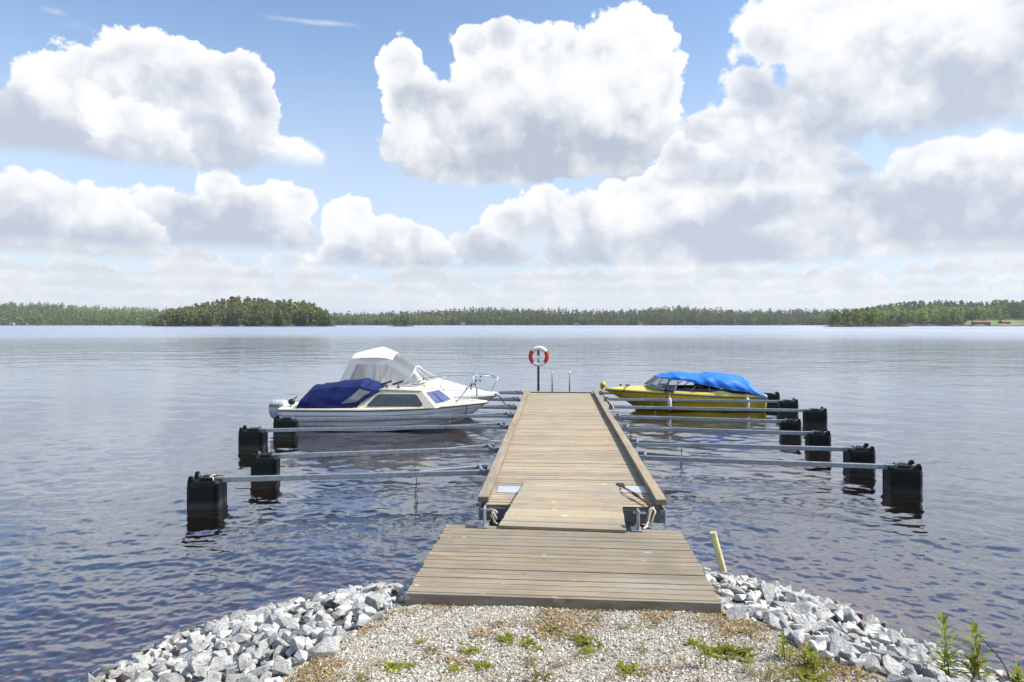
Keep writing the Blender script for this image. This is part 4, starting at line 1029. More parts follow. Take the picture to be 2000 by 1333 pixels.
# ------------------------------------------------------------------ boats
def text_mesh(body, size, mt, name, parent, mtx, extrude=0.003, shear=0.0):
    cu = bpy.data.curves.new('txt', 'FONT'); cu.body = body; cu.size = size; cu.extrude = extrude; cu.align_x = 'CENTER'; cu.align_y = 'CENTER'; cu.shear = shear; cu.offset = size * 0.018
    ob = bpy.data.objects.new('txt', cu); COL.objects.link(ob)
    dg = bpy.context.evaluated_depsgraph_get()
    me = bpy.data.meshes.new_from_object(ob.evaluated_get(dg)); me.transform(mtx); me.materials.clear(); me.materials.append(mt)
    bpy.data.objects.remove(ob); bpy.data.curves.remove(cu)
    return link(name, me, parent)
class Hull:
    def __init__(s, L, B, xm, p, sheer, keel, chine_z, chine_f, rake, stern_f=0.93, flare=1.0):
        s.L, s.B, s.xm, s.p, s.sheer, s.keel, s.cz, s.cf, s.rake, s.sf = L, B, xm, p, sheer, keel, chine_z, chine_f, rake, stern_f
    def hb(s, x):
        if x < s.xm: return s.B * (s.sf + (1 - s.sf) * math.sin(x / s.xm * math.pi / 2))
        u = (x - s.xm) / (s.L - s.xm); return max(0.012, s.B * (1 - u ** s.p))
    def zs(s, x): return float(np.interp(x, [q[0] for q in s.sheer], [q[1] for q in s.sheer]))
    def row(s, x, strakes):
        u = max(0, (x - s.xm) / (s.L - s.xm)); hb = s.hb(x); zs = s.zs(x)
        zk = s.keel + (zs - s.keel) * 0.45 * u ** 5; zc = s.cz + (zs - s.cz) * 0.42 * u ** 2.2; bc = hb * (s.cf - 0.35 * u ** 1.5)
        pts = [(0, zk), (bc * 0.55, zk + (zc - zk) * 0.5), (bc, zc)]
        n = strakes
        for k in range(n):
            t0, t1 = k / n, (k + 1) / n
            f = lambda t: bc + (hb - bc) * (t ** 0.75)
            st = 0.030 * min(1, hb / 0.3) if n > 1 else 0
            if n > 1: pts.append((f(t0) + st, zc + (zs - zc) * t0 + 0.001))
            pts.append((f((t0 + t1) / 2) + st * 0.5, zc + (zs - zc) * (t0 + t1) / 2)); pts.append((f(t1), zc + (zs - zc) * t1))
        return [(x - s.rake * (1 - (z - zk) / max(zs - zk, 0.01)) * u ** 1.6, y, z) for y, z in pts]
    def build(s, parent, mt, strakes=1, n=40, name='hull'):
        xs = [s.L * (i / n) for i in range(n)] + [s.L * 0.985, s.L * 0.996, s.L]
        R_ = [s.row(x, strakes) for x in xs]
        for sg in (1,):
            mb = MB()
            mb.grid([[(q[0], q[1], q[2]) for q in r] for r in R_]); mb.grid([[(q[0], -q[1], q[2]) for q in r] for r in R_])
            r0 = R_[0]; m_ = len(r0)
            mb.add([(q[0], q[1], q[2]) for q in r0] + [(q[0], -q[1], q[2]) for q in r0[::-1]], [tuple(range(2 * m_))])
        me_o = mb.build(name, mt, parent, True, 26)
        bm = bmesh.new(); bm.from_mesh(me_o.data); bmesh.ops.remove_doubles(bm, verts=bm.verts, dist=0.0005); bmesh.ops.recalc_face_normals(bm, faces=bm.faces); bm.to_mesh(me_o.data); bm.free()
        return me_o
    def edge(s, n=44, off=0.0, dz=0.0):
        xs = [s.L * i / n for i in range(n + 1)]
        return [(x + (off if x == s.L else 0), s.hb(x) + off, s.zs(x) + dz) for x in xs]
    def rail(s, parent, mt, w, h, dz, name='rub_rail'):
        e = s.edge(); mb = MB()
        pts = [(x, y, z) for x, y, z in e] + [(x, -y, z) for x, y, z in e[::-1]]
        rows = []
        for i, (x, y, z) in enumerate(pts):
            a = Vector(pts[max(i - 1, 0)]); b = Vector(pts[min(i + 1, len(pts) - 1)]); t_ = (b - a); nrm = Vector((t_.y, -t_.x, 0)).normalized()
            if nrm.dot(Vector((x - s.L * 0.4, y * 3, 0))) < 0: nrm = -nrm
            c = Vector((x, y, z + dz))
            rows.append([c - nrm * 0.01 + Vector((0, 0, -h / 2)), c + nrm * w + Vector((0, 0, -h / 2)), c + nrm * w + Vector((0, 0, h / 2)), c - nrm * 0.01 + Vector((0, 0, h / 2))])
        mb.grid(rows, True); return mb.build(name, mt, parent, True, 40)
    def deck(s, parent, mt, x0, x1, inset, rise, camber, name='deck', n=30, power=1.0):
        """cambered deck between the rails with a short vertical toe at the edge"""
        xs = [x0 + (x1 - x0) * i / n for i in range(n + 1)]; rows = []
        for x in xs:
            hb = s.hb(min(x, s.L)); zs = s.zs(x); i_ = min(inset, hb * 0.6); c = camber(x) if callable(camber) else camber
            half = [(hb, zs), (hb - 0.006, zs + rise * 0.7), (hb - i_ * 0.6, zs + rise)]
            for k in range(1, 7):
                f = k / 6; yy = (hb - i_ * 0.6) * (1 - f); half.append((yy, zs + rise + c * (1 - (1 - f) ** 2) * min(1, hb / 0.25)))
            rows.append([(x, y, z) for y, z in half] + [(x, -y, z) for y, z in half[::-1][1:]])
        mb = MB(); mb.grid(rows); return mb.build(name, mt, parent, True, 45)
def panel(parent, name, pts, mt, th=0.012, inset=None):
    """thin plate from a flat outline, thickness along its normal"""
    pts = [Vector(p) for p in pts]; n = (pts[1] - pts[0]).cross(pts[2] - pts[0]).normalized()
    N = len(pts); mb = MB()
    mb.add([p for p in pts] + [p + n * th for p in pts], [tuple(range(N))[::-1], tuple(range(N, 2 * N))] + [(i, (i + 1) % N, N + (i + 1) % N, N + i) for i in range(N)])
    return mb.build(name, mt, parent)
def rounded(pts, r=0.06, k=4):
    out = []; N = len(pts)
    for i in range(N):
        p0, p1, p2 = Vector(pts[i - 1]), Vector(pts[i]), Vector(pts[(i + 1) % N])
        a = p1 + (p0 - p1).normalized() * min(r, (p0 - p1).length * .4); b = p1 + (p2 - p1).normalized() * min(r, (p2 - p1).length * .4)
        for q in range(k + 1):
            f = q / k; out.append(a.lerp(p1, f).lerp(p1.lerp(b, f), f))
    return out
def ringframe(parent, name, pts, mt, r=0.012):
    mb = MB(); mb.tube([Vector(p) for p in pts] + [Vector(pts[0])], r, 6, False); return mb.build(name, mt, parent, True)
def folds(g, amp, sc_, seed=0.0, zf=1.0):
    for r in g:
        for v in r:
            n_ = mnoise.noise(Vector((v.x * sc_ + seed, v.y * sc_, v.z * sc_ * zf))) + 0.5 * mnoise.noise(Vector((v.x * sc_ * 2.3, v.y * sc_ * 2.3 + seed, v.z * sc_ * 2.3)))
            v.z += amp * n_; v.y += amp * 0.6 * n_ * (1 if v.y > 0 else -1)
    return g
mirror = lambda half: half + [(x, -y, z) for x, y, z in half[::-1][1:]]

# ---- cream cabin boat with navy canopy: stern at left, bow towards the dock
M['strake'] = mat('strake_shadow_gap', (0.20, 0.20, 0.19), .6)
CB = thing('cabin_boat', 'cream and white cabin boat with a navy canopy and grey outboard', 'boat', (-6.52, 19.95, 0), R(-1.5))
H = Hull(5.82, 0.98, 2.4, 2.3, [(0, .585), (2.5, .595), (4, .63), (5.2, .69), (5.82, .725)], -0.28, 0.02, 0.90, 0.75, 0.90)
H.build(CB, M['greyhull'], 4)
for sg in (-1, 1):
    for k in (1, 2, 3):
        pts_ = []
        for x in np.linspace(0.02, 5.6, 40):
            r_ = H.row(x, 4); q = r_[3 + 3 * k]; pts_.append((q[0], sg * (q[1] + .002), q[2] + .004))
        mb = MB(); mb.tube(pts_, 0.0075, 5); mb.build('strake_shadow_line', M['strake'], CB)  # thin dark tubes drawn in as the shadow gaps under the laps
H.rail(CB, M['black'], 0.022, 0.03, -0.005)
H.deck(CB, M['cream'], 0.0, 5.81, 0.10, 0.055, lambda x: 0.05 + 0.07 * max(0, min(1, (x - 3.5) / 1.0)) * max(0, min(1, (5.9 - x) / 1.2)))
# cabin: sides, V-shaped screen, cambered roof
zb = 0.63
def cab(y, z):  # half breadth at height
    return y
bA, bC, bN = (2.10, .82, zb), (4.42, .78, zb + .02), (4.95, 0, zb + .12)
tA, tC, tN = (2.80, .69, 1.15), (3.98, .64, 1.13), (4.38, 0, 1.17)
mY = lambda p: (p[0], -p[1], p[2])
mb = MB()
roof_rows = []
for f in np.linspace(0, 1, 6):
    xa = tA[0] + 0.02 * math.sin(f * 3.14); xc = tC[0] + (tN[0] - tC[0]) * (1 - (abs(2 * f - 1)) ** 1.6)
    y = 0.69 * (1 - 2 * f); y2 = 0.64 * (1 - 2 * f); cz = 0.05 * (1 - (2 * f - 1) ** 2)
    roof_rows.append([(xa + (xc - xa) * g, y + (y2 - y) * g, tA[2] + (tC[2] - tA[2]) * g + cz) for g in np.linspace(0, 1, 6)])
mb.grid(roof_rows)
mb.add([bA, bC, tC, tA], [(0, 1, 2, 3)]); mb.add([mY(bA), mY(bC), mY(tC), mY(tA)], [(3, 2, 1, 0)])
mb.add([bC, bN, (tN[0], 0, tN[2]), tC], [(0, 1, 2, 3)]); mb.add([mY(bC), bN, (tN[0], 0, tN[2]), mY(tC)], [(3, 2, 1, 0)])
mb.add([bA, mY(bA), mY(tA), tA], [(0, 1, 2, 3)])
mb.build('cabin', M['cream'], CB, True, 25)
mb = MB()   # roof lip
mb.tube([tA, tC, tN, mY(tC), mY(tA)], 0.028, 8); mb.build('roof_edge', M['cream'], CB, True)
def lerp4(a, b, c, d, u, v, off=0.0):
    a, b, c, d = map(Vector, (a, b, c, d)); n_ = (b - a).cross(d - a).normalized()
    return a.lerp(b, u).lerp(d.lerp(c, u), v) + n_ * off
for sg in (-1, 1):
    q4 = (bA, bC, tC, tA) if sg > 0 else (mY(bA), mY(bC), mY(tC), mY(tA)); of = -0.006 * sg
    out = [lerp4(*q4, u, v, of) for u, v in ((0.13, 0.14), (0.86, 0.14), (0.84, 0.76), (0.10, 0.76))]
    out = rounded(out, 0.07)
    gp = panel(CB, 'side_window', out, M['dark_in'], -0.004 * sg); ringframe(gp, 'window_frame', [p + Vector((0, 0.004 * sg, 0)) for p in out], M['black'], 0.013)
    rows = []
    for v in np.linspace(0.17, 0.74, 6):
        rows.append([lerp4(*q4, u, v, of * 1.7 - 0.006 * sg * math.sin(u * 150)) for u in np.linspace(0.23 - 0.06 * v, 0.72, 60)])
    mb = MB(); mb.grid(rows); mb.build('curtain', M['curtain'], gp, True)
    panel(gp, 'pane', [p - Vector((0, -0.022 * sg, 0)) for p in out], M['glass'], -0.003 * sg)
    q4 = (bC, bN, tN, tC) if sg > 0 else (mY(bC), bN, tN, mY(tC)); of = -0.006 * sg
    out = rounded([lerp4(*q4, u, v, of * -1 if False else of) for u, v in ((0.10, 0.16), (0.88, 0.16), (0.86, 0.86), (0.10, 0.86))], 0.04)
    gp = panel(CB, 'windscreen', out, M['glass_blue'], -0.006 * sg); ringframe(gp, 'window_frame', out, M['cream'], 0.014)
    a = lerp4(*q4, 0.45, 0.05, of * 3); b = lerp4(*q4, 0.40, 0.75, of * 4)
    mb = MB(); mb.tube([a, b], 0.010, 5); mb.build('wiper', M['black'], gp)
# canopy
ctrl = []
for xb, xt, zs_, zc, yb, yt in ((0.50, 0.82, 1.13, 1.25, .86, .66), (0.85, 1.10, 1.19, 1.30, .87, .68), (1.40, 1.65, 1.24, 1.38, .87, .70), (1.95, 2.28, 1.27, 1.44, .86, .72), (2.06, 2.52, 1.19, 1.36, .85, .72), (2.14, 2.86, 1.13, 1.21, .84, .70)):
    half = [(xb, yb, .635), (xb * .65 + xt * .35, yb - 0.01, .635 + (zs_ - .635) * .45), (xt, yt, zs_), (xt + .01, yt * .55, zs_ + (zc - zs_) * .75), (xt + .015, 0, zc)]
    ctrl.append(mirror(half))
def lin(P, n):
    P = [np.array(p, float) for p in P]; m_ = len(P) - 1; o_ = []
    for k in range(n):
        u = k / (n - 1) * m_; i = min(int(u), m_ - 1); o_.append(P[i] * (1 - u + i) + P[i + 1] * (u - i))
    return o_
rows_ = [lin(r, 37) for r in ctrl]; cols_ = [lin([r[j] for r in rows_], 42) for j in range(37)]
g = [[Vector(cols_[j][i]) for j in range(37)] for i in range(42)]
for i, r in enumerate(g):
    fr2 = (i / 41 * 5) % 1
    for j, v in enumerate(r):
        if 8 < j < 28: v.z -= .028 * math.sin(math.pi * fr2)
        else: v.y *= 1 - .025 * math.sin(math.pi * fr2) * math.sin(math.pi * min(j, 36 - j) / 9)
g = folds(g, 0.011, 3.0, 4.0)
for r in g:
    for v in r:
        w_ = abs(mnoise.noise(Vector((v.x * 1.1, v.y * .5 + 3, v.z * 6.5 + v.x * 2.0)))) - .2
        v.y += .035 * w_ * min(1, abs(v.y) / .6) * (1 if v.y > 0 else -1)
mb = MB(); mb.grid(g)
mb.add([v for v in g[0]], [tuple(range(len(g[0])))])
cn = mb.build('canopy', M['navy'], CB, True, 22)
def on_canopy(x, z, sg, off):
    best = None
    for r in g:
        for v in r:
            if v.y * sg > 0:
                d_ = (v.x - x) ** 2 + (v.z - z) ** 2
                if best is None or d_ < best[0]: best = (d_, v)
    return Vector((x, best[1].y + off * sg, z))
for sg in (-1, 1):
    def gi(i, j):
        j = j if sg > 0 else 36 - j
        i0, j0 = min(int(i), 40), min(int(j), 35); fi, fj = i - i0, j - j0
        return g[i0][j0].lerp(g[i0 + 1][j0], fi).lerp(g[i0][j0 + 1].lerp(g[i0 + 1][j0 + 1], fi), fj)
    cor = [(21, 2.2), (33.5, 3.2), (36.5, 8), (26, 8)]; rows = []
    for v_ in np.linspace(0.02, 1, 8):
        rows.append([gi((cor[0][0] * (1 - v_) + cor[3][0] * v_) * (1 - u_) + (cor[1][0] * (1 - v_) + cor[2][0] * v_) * u_, (cor[0][1] * (1 - v_) + cor[3][1] * v_) * (1 - u_) + (cor[1][1] * (1 - v_) + cor[2][1] * v_) * u_) + Vector((0, .014 * sg, .004)) for u_ in np.linspace(0, 1, 10)])
    mb = MB(); mb.grid(rows); mb.build('canopy_window', M['vinyl_dark'], cn, True)
    for (x, z) in ((.62, .66), (1.15, .65), (1.75, .65), (2.14, .68), (2.32, .80), (2.5, .92), (2.65, 1.03)):
        q = on_canopy(x, z, sg, 0.01); b_ = MB(); b_.sphere(q, 0.014, 6, 4); b_.build('press_stud', M['inox'], cn)
# grab rails, lamps and rod holders on the roof
for y in (-.5, .5):
    mb = MB(); mb.tube([(2.95, y, 1.15), (2.95, y, 1.22), (3.0, y, 1.235), (3.85, y, 1.225), (3.9, y, 1.21), (3.9, y, 1.13)], 0.011, 6); mb.build('roof_rail', M['inox'], CB, True)
for i, x in enumerate((2.95, 3.28)):
    mb = MB(); mb.tube([(x, -.35, 1.17), (x, -.35, 1.27)], 0.022, 8); mb.tube([(x - .16, -.35, 1.27 + .0), (x + .14, -.35, 1.37)], 0.028, 8); mb.sphere((x, -.35, 1.19), (0.05, .05, .025), 8, 5); mb.build('rod_holder', M['black'], CB, True, 40)
mb = MB(); mb.tube([(3.92, 0, 1.2), (3.97, 0, 1.55)], 0.007, 5); mb.build('aerial', M['black'], CB)
mb = MB(); mb.tube([(4.02, -.2, 1.17), (4.02, -.2, 1.27)], 0.028, 8); mb.build('lantern', M['pipe'], CB, True, 40)
# bow rail with roller knobs
for sg in (-1, 1):
    mb = MB(); mb.tube([(4.95, sg * .36, .78), (5.28, sg * .20, 1.20), (5.40, sg * .17, 1.27), (5.50, sg * .15, 1.20), (5.50, sg * .13, .80)], 0.014, 7); mb.build('bow_rail', M['inox'], CB, True)
for i in range(7):
    f = i / 6; b_ = MB(); c_ = Vector((5.22 + .42 * f + .04 * (i % 2), -.20 + .05 * (i % 2), 1.16 + .34 * f - .07 * (i % 2))); b_.tube([(5.36 + 0.1 * f, -.17, 1.22 + .1 * f), c_], 0.007, 5); b_.build('knob_stem', M['inox'], CB)
    b_ = MB(); b_.sphere(c_, 0.026, 8, 6); b_.build('knob', M['black'], CB, True)
mb = MB(); mb.box((5.2, 0, .84), (.22, .05, .04), None, 0, .01); mb.build('deck_cleat', M['inox'], CB)
mb = MB(); mb.tube([(5.25, -.5, .70), (5.24, -.56, .40)], 0.02, 6); mb.build('bow_fender', M['rope_dark'], CB)
# outboard
ob = thing('outboard_motor', 'silver grey outboard motor on the stern of the cream cabin boat', 'outboard motor', (0, 0, 0))
ob.location = CB.matrix_world @ Vector((0, 0, 0)) if False else (-6.52, 19.95, 0); ob.rotation_euler = (0, 0, R(-1.5))
rows = []
for z, x0, x1, w in ((.26, -.30, -.10, .10), (.34, -.40, -.02, .14), (.46, -.45, .02, .17), (.60, -.46, .06, .185), (.72, -.44, .07, .18), (.79, -.40, .04, .15), (.825, -.30, -.06, .08)):
    cx_, hx = (x0 + x1) / 2, (x1 - x0) / 2
    rows.append([(cx_ + hx * math.copysign(abs(math.cos(a)) ** .6, math.cos(a)), -.30 + w * math.copysign(abs(math.sin(a)) ** .6, math.sin(a)), z) for a in np.linspace(0, 2 * math.pi, 24, endpoint=False)])
mb = MB(); mb.grid(rows, True); n0 = len(mb.v); mb.f.append(tuple(range(n0 - 24, n0))); mb.fm.append(0); mb.f.append(tuple(range(24))[::-1]); mb.fm.append(0)
mb.build('cowl', M['outboard'], ob, True, 50)
mb = MB(); mb.box((-.20, -.30, -.05), (.20, .13, .66), None, 0, .03); mb.build('leg', M['outboard'], ob)
mb = MB(); mb.box((-.02, -.30, .50), (.20, .22, .18), None, 0, .02); mb.build('clamp_bracket', M['black'], ob)
text_mesh('HONDA', 0.115, M['ink'], 'lettering', ob, Matrix.Translation((-.19, -.488, .665)) @ Matrix.Rotation(R(90), 4, 'X'))
sm = thing('trolling_motor', 'small black spare motor clamped beside the grey outboard', 'outboard motor', (-6.52, 19.95, 0), R(-1.5))
mb = MB(); mb.sphere((.30, -.62, .80), (.10, .08, .09), 12, 8); mb.build('head', M['black'], sm, True)
mb = MB(); mb.tube([(.34, -.62, .85), (.46, -.62, .96)], .016, 6); mb.build('tiller', M['black'], sm)
mb = MB(); mb.tube([(.29, -.62, .78), (.27, -.62, .62)], .02, 6); mb.build('shaft', M['galv'], sm)

# ---- white cuddy boat with white canopy behind
WB = thing('cuddy_boat', 'white sports boat with a white canopy and clear side windows', 'boat', (-6.05, 22.5, 0), R(-2.0))
H = Hull(5.62, 1.05, 2.2, 2.2, [(0, .58), (3, .60), (5.62, .70)], -0.3, 0.04, 0.86, 0.85, 0.92)
H.build(WB, M['greyhull'], 1); H.rail(WB, M['white'], 0.03, 0.07, 0.02)
ctrl = []
for x, e, zt in ((2.55, .95, 1.16), (3.1, .90, 1.22), (3.6, .84, 1.22), (4.2, .70, 1.06), (4.8, .48, .90), (5.3, .24, .79), (5.58, .05, .735)):
    hb = H.hb(min(x, 5.60)); zs_ = H.zs(x)
    ctrl.append(mirror([(x, hb, zs_ + .03), (x, hb * .97, zs_ + .09), (x, hb * .80, zs_ + .10 + (zt - zs_ - .1) * .35), (x, hb * .5, zs_ + (zt - zs_) * .9), (x, 0, zt)]))
g2 = patch(ctrl, 34, 25); mb = MB(); mb.grid(g2); mb.build('foredeck', M['white'], WB, True, 60)
ctrl = []
for x in (0.0, 1.0, 2.0, 2.6):
    hb = H.hb(x); ctrl.append(mirror([(x, hb, .60), (x, hb * .98, .74), (x, hb * .86, .80), (x, hb * .80, .78), (x, 0, .76)]))
mb = MB(); mb.grid(patch(ctrl, 10, 17)); mb.build('side_deck', M['white'], WB, True, 50)
for sg in (-1, 1):
    panel(WB, 'cabin_window', rounded([(3.30, sg * .925, .93), (3.95, sg * .80, .93), (3.62, sg * .78, 1.02), (3.30, sg * .86, 1.05)], .04), M['dark_in'], 0.01 * sg)
    mb = MB(); mb.tube([(2.95, sg * .86, 1.03), (3.3, sg * .85, 1.28), (3.8, sg * .80, 1.36), (4.6, sg * .56, 1.36), (5.25, sg * .28, 1.33), (5.62, sg * .05, 1.24)], 0.014, 7)
    mb.build('bow_rail', M['inox'], WB, True)
    for a, b_ in (((3.75, .80, .84), (3.95, .77, 1.36)), ((4.75, .50, .80), (4.85, .47, 1.35)), ((5.35, .16, .76), (5.60, .06, 1.25))):
        mb = MB(); mb.tube([(a[0], sg * a[1], a[2]), (b_[0], sg * b_[1], b_[2])], 0.011, 6); mb.build('rail_post', M['inox'], WB, True)
mb = MB(); mb.tube(catmull([(5.5, -.1, .74), (5.68, -.15, .62), (5.85, -.3, .42), (6.05, -.4, .42)], 14), 0.018, 6); mb.build('bow_line', M['rope_dark'], WB, True)
# canopy: top, clear sides, grey aft curtain; screen with white frame
def arch(x, yb, z, crown, n=13): return [(x, yb * math.cos(math.pi * k / (n - 1)) if False else yb * (1 - 2 * k / (n - 1)), z + crown * (1 - (abs(1 - 2 * k / (n - 1))) ** 2.4)) for k in range(n)]
top = [arch(.98, .80, 1.90, .17), arch(1.38, .81, 1.93, .24), arch(1.80, .82, 1.94, .32), arch(2.05, .81, 1.93, .23), arch(2.30, .80, 1.87, .17)]
def linrows(T, n):
    o_ = []
    for k in range(n):
        u = k / (n - 1) * (len(T) - 1); i = min(int(u), len(T) - 2); o_.append([Vector(a_).lerp(Vector(b_), u - i) for a_, b_ in zip(T[i], T[i + 1])])
    return o_
mb = MB(); mb.grid(linrows(top, 21)); cw_ = mb.build('canopy_top', M['canvas'], WB, True, 12)
val = [[(x + .03 * (1 - k), y, z - .17 * (1 - k)) for x, y, z in []] for k in (0, 1)]
scr = arch(2.95, .80, 1.45, .17); base_s = [(3.68 - 1.0 * abs(1 - 2 * k / 12) ** 2.2, .88 * (1 - 2 * k / 12), 1.20 - .12 * abs(1 - 2 * k / 12) ** 2) for k in range(13)]
mb = MB(); mb.grid(patch([arch(2.28, .80, 1.87, .17), arch(2.6, .80, 1.67, .17), scr], 8, 13)); mb.build('canopy_front', M['vinyl'], WB, True)
mb = MB(); mb.grid([scr, base_s]); sc_o = mb.build('windscreen', M['vinyl'], WB, True)
ringframe(sc_o, 'screen_frame', scr + base_s[::-1], M['white'], 0.022)
for k in (3, 6, 9): mb = MB(); mb.tube([scr[k], base_s[k]], 0.018, 6); mb.build('screen_post', M['white'], sc_o)
mb = MB(); mb.grid(patch([arch(.98, .80, 1.92, .16), arch(.72, .85, 1.35, .06), arch(.48, .90, .80, .0)], 8, 13)); mb.build('aft_curtain', M['canvas_grey'], WB, True)
for sg in (-1, 1):
    side = [(.50, sg * .90, .80), (.98, sg * .80, 1.92), (2.28, sg * .80, 1.87), (2.95, sg * .80, 1.45), (2.62, sg * .89, .95), (2.3, sg * .92, .80)]
    # canvas border and clear window
    inner = [(.80, sg * .875, .95), (1.16, sg * .825, 1.74), (2.12, sg * .825, 1.72), (2.78, sg * .825, 1.36), (2.48, sg * .88, .98), (2.2, sg * .895, .92)]
    fy = lambda L_, o_: [(x, sg * (.92 + o_ - .107 * (z - .80)), z) for x, _, z in L_]
    side = fy(side, 0); inner = fy(inner, .001)
    mb = MB(); mb.add(side + inner, [(i, (i + 1) % 6, 6 + (i + 1) % 6, 6 + i) for i in range(6)]); mb.build('side_canvas', M['canvas'], WB)
    mb = MB(); mb.add(inner, [tuple(range(6))]); sw = mb.build('side_window', M['vinyl'], WB)
    for a, b_ in (((1.15, .70, 1.85), (1.65, .85, .80)), ((1.75, .72, 1.9), (1.70, .85, .80)), ((2.2, .72, 1.85), (1.62, .85, .80)), ((2.28, .70, 1.85), (1.70, .85, .82))):
        mb = MB(); mb.tube([(a[0], sg * a[1], a[2]), (b_[0], sg * b_[1], b_[2])], 0.012, 6); mb.build('canopy_hoop', M['inox'], WB, True)
for y in (-.42, .42):
    mb = MB(); mb.box((1.9, y, .95), (.5, .45, .35), None, 0, .06); s_ = mb.build('seat', M['white'], WB); mb = MB(); mb.box((1.68, y, 1.22), (.12, .45, .4), None, 0, .05); mb.build('backrest', M['white'], s_)
mb = MB(); mb.box((2.72, 0, 1.02), (.35, 1.5, .30), None, 0, .05); mb.build('dashboard', M['white'], WB)

# ---- yellow runabout with blue tarpaulin: bow to the left, towards the dock
YB = thing('runabout', 'yellow open motorboat under a blue tarpaulin', 'boat', (8.72, 24.05, 0), R(177.0))
H = Hull(5.42, 0.95, 1.9, 2.0, [(0, .475), (1.5, .53), (3.2, .595), (4.6, .635), (5.42, .655)], -0.25, 0.03, 0.84, 0.95, 0.90)
H.build(YB, M['yellow'], 1); H.rail(YB, M['black'], 0.022, 0.045, 0.0); H.rail(YB, M['inox'], 0.026, 0.008, 0.0, 'rail_insert')
H.deck(YB, M['yellow_top'], 3.35, 5.40, 0.16, 0.085, lambda x: 0.15 * max(0.0, min(1, (5.5 - x) / 1.9)), 'foredeck', 30)
for sg in (-1, 1):
    rows = []
    for x in np.linspace(0.0, 3.4, 24):
        hb = H.hb(x); zs_ = H.zs(x); ex = .10 * max(0, 1 - abs(x - 1.55) / .40) + .02
        rows.append([(x, sg * hb, zs_), (x, sg * (hb - .01), zs_ + .06), (x, sg * (hb - .05), zs_ + .09 + ex), (x, sg * (hb - .16), zs_ + .10 + ex), (x, sg * (hb - .17), zs_ - .15)])
    mb = MB(); mb.grid(rows); mb.build('side_deck', M['yellow_top'], YB, True, 50)
mb = MB(); mb.box((.06, 0, .50), (.12, 1.6, .16), None, 0, .03); mb.build('stern_deck', M['yellow_top'], YB)
mb = MB(); mb.box((1.85, 0, .32), (2.9, 1.5, .05)); mb.build('cockpit_floor', M['dark_in'], YB)
for sg in (-1, 1):
    mb = MB(); mb.box((2.3, sg * .74, .62), (2.2, .03, .32), None, 0, .008); mb.build('inner_lining', M['dark_in'], YB)
mb = MB(); mb.box((3.30, 0, .72), (.25, 1.35, .24), None, 0, .05); mb.build('dashboard', M['dark_in'], YB)
for y in (-.38, .38):
    mb = MB(); mb.box((2.35, y, .55), (.45, .45, .30), None, 0, .05); s_ = mb.build('seat', M['dark_in'], YB); mb = MB(); mb.box((2.12, y, .80), (.10, .45, .35), None, 0, .04); mb.build('backrest', M['dark_in'], s_)
mb = MB(); mb.tube([(3.1 + .03 * math.cos(a), -.38 + .17 * math.cos(a), .92 + .17 * math.sin(a)) for a in np.linspace(0, 6.3, 18)], .014, 6, False); mb.build('steering_wheel', M['black'], YB, True)
# windscreen
wb_ = [(4.02, 0, .885), (3.92, .42, .84), (3.72, .62, .79), (3.10, .80, .73)]; wt_ = [(3.62, 0, 1.17), (3.57, .36, 1.16), (3.46, .54, 1.14), (2.95, .72, 1.08)]
fb = [(x, -y, z) for x, y, z in wb_[::-1][:-1]] + wb_; ft = [(x, -y, z) for x, y, z in wt_[::-1][:-1]] + wt_
mb = MB(); mb.grid([fb, ft]); ws = mb.build('windscreen', M['screen'], YB)
mb = MB(); mb.tube(ft, .020, 6); mb.build('screen_frame', M['inox'], ws); mb = MB(); mb.tube(fb, .020, 6); mb.build('screen_frame', M['inox'], ws)
for a, b_ in zip(fb, ft): mb = MB(); mb.tube([a, b_], .024, 6); mb.build('screen_post', M['inox'], ws)
for sg in (-1, 1):
    for a, b_ in (((3.25, .74, .73), (2.72, .62, 1.13)), ((2.55, .77, .72), (2.05, .62, 1.1)), ((1.92, .78, .72), (1.92, .70, .98))):
        mb = MB(); mb.tube([(a[0], sg * a[1], a[2]), (b_[0], sg * b_[1], b_[2])], .016, 6); mb.build('tarp_hoop', M['inox'], YB)
tp = thing('tarpaulin', 'bright blue tarpaulin draped over the yellow boat', 'tarpaulin', (8.72, 24.05, 0), R(177.0))
ctrl = []
for x, zt, ze, ye, zm in ((3.62, 1.175, 1.15, .50, 1.17), (3.30, 1.26, 1.13, .70, 1.22), (3.02, 1.33, 1.10, .76, 1.28), (2.49, 1.29, 1.00, .82, 1.23), (2.15, 1.27, .92, .86, 1.20), (1.9, 1.30, .88, .88, 1.22), (1.5, 1.31, .80, .92, 1.20), (1.1, 1.25, .74, .94, 1.12), (.62, 1.15, .68, .95, 1.02), (.40, 1.0, .62, .93, .85), (.22, .76, .56, .90, .70), (-.03, .62, .50, .84, .58)):
    ctrl.append(mirror([(x, ye, ze), (x, ye * .97, ze + (zm - ze) * .45), (x, ye * .80, zm - .03), (x, ye * .42, zm * .5 + zt * .5), (x, 0, zt)]))
def lin(P, n):
    P = [np.array(p, float) for p in P]; m_ = len(P) - 1; o_ = []
    for k in range(n):
        u = k / (n - 1) * m_; i = min(int(u), m_ - 1); o_.append(P[i] * (1 - u + i) + P[i + 1] * (u - i))
    return o_
rows_ = [catmull(r, 33) for r in ctrl]; cols_ = [lin([r[j] for r in rows_], 67) for j in range(33)]
g3 = [[Vector(cols_[j][i]) for j in range(33)] for i in range(67)]
tri = lambda x: abs((x % 1.0) - .5) * 2
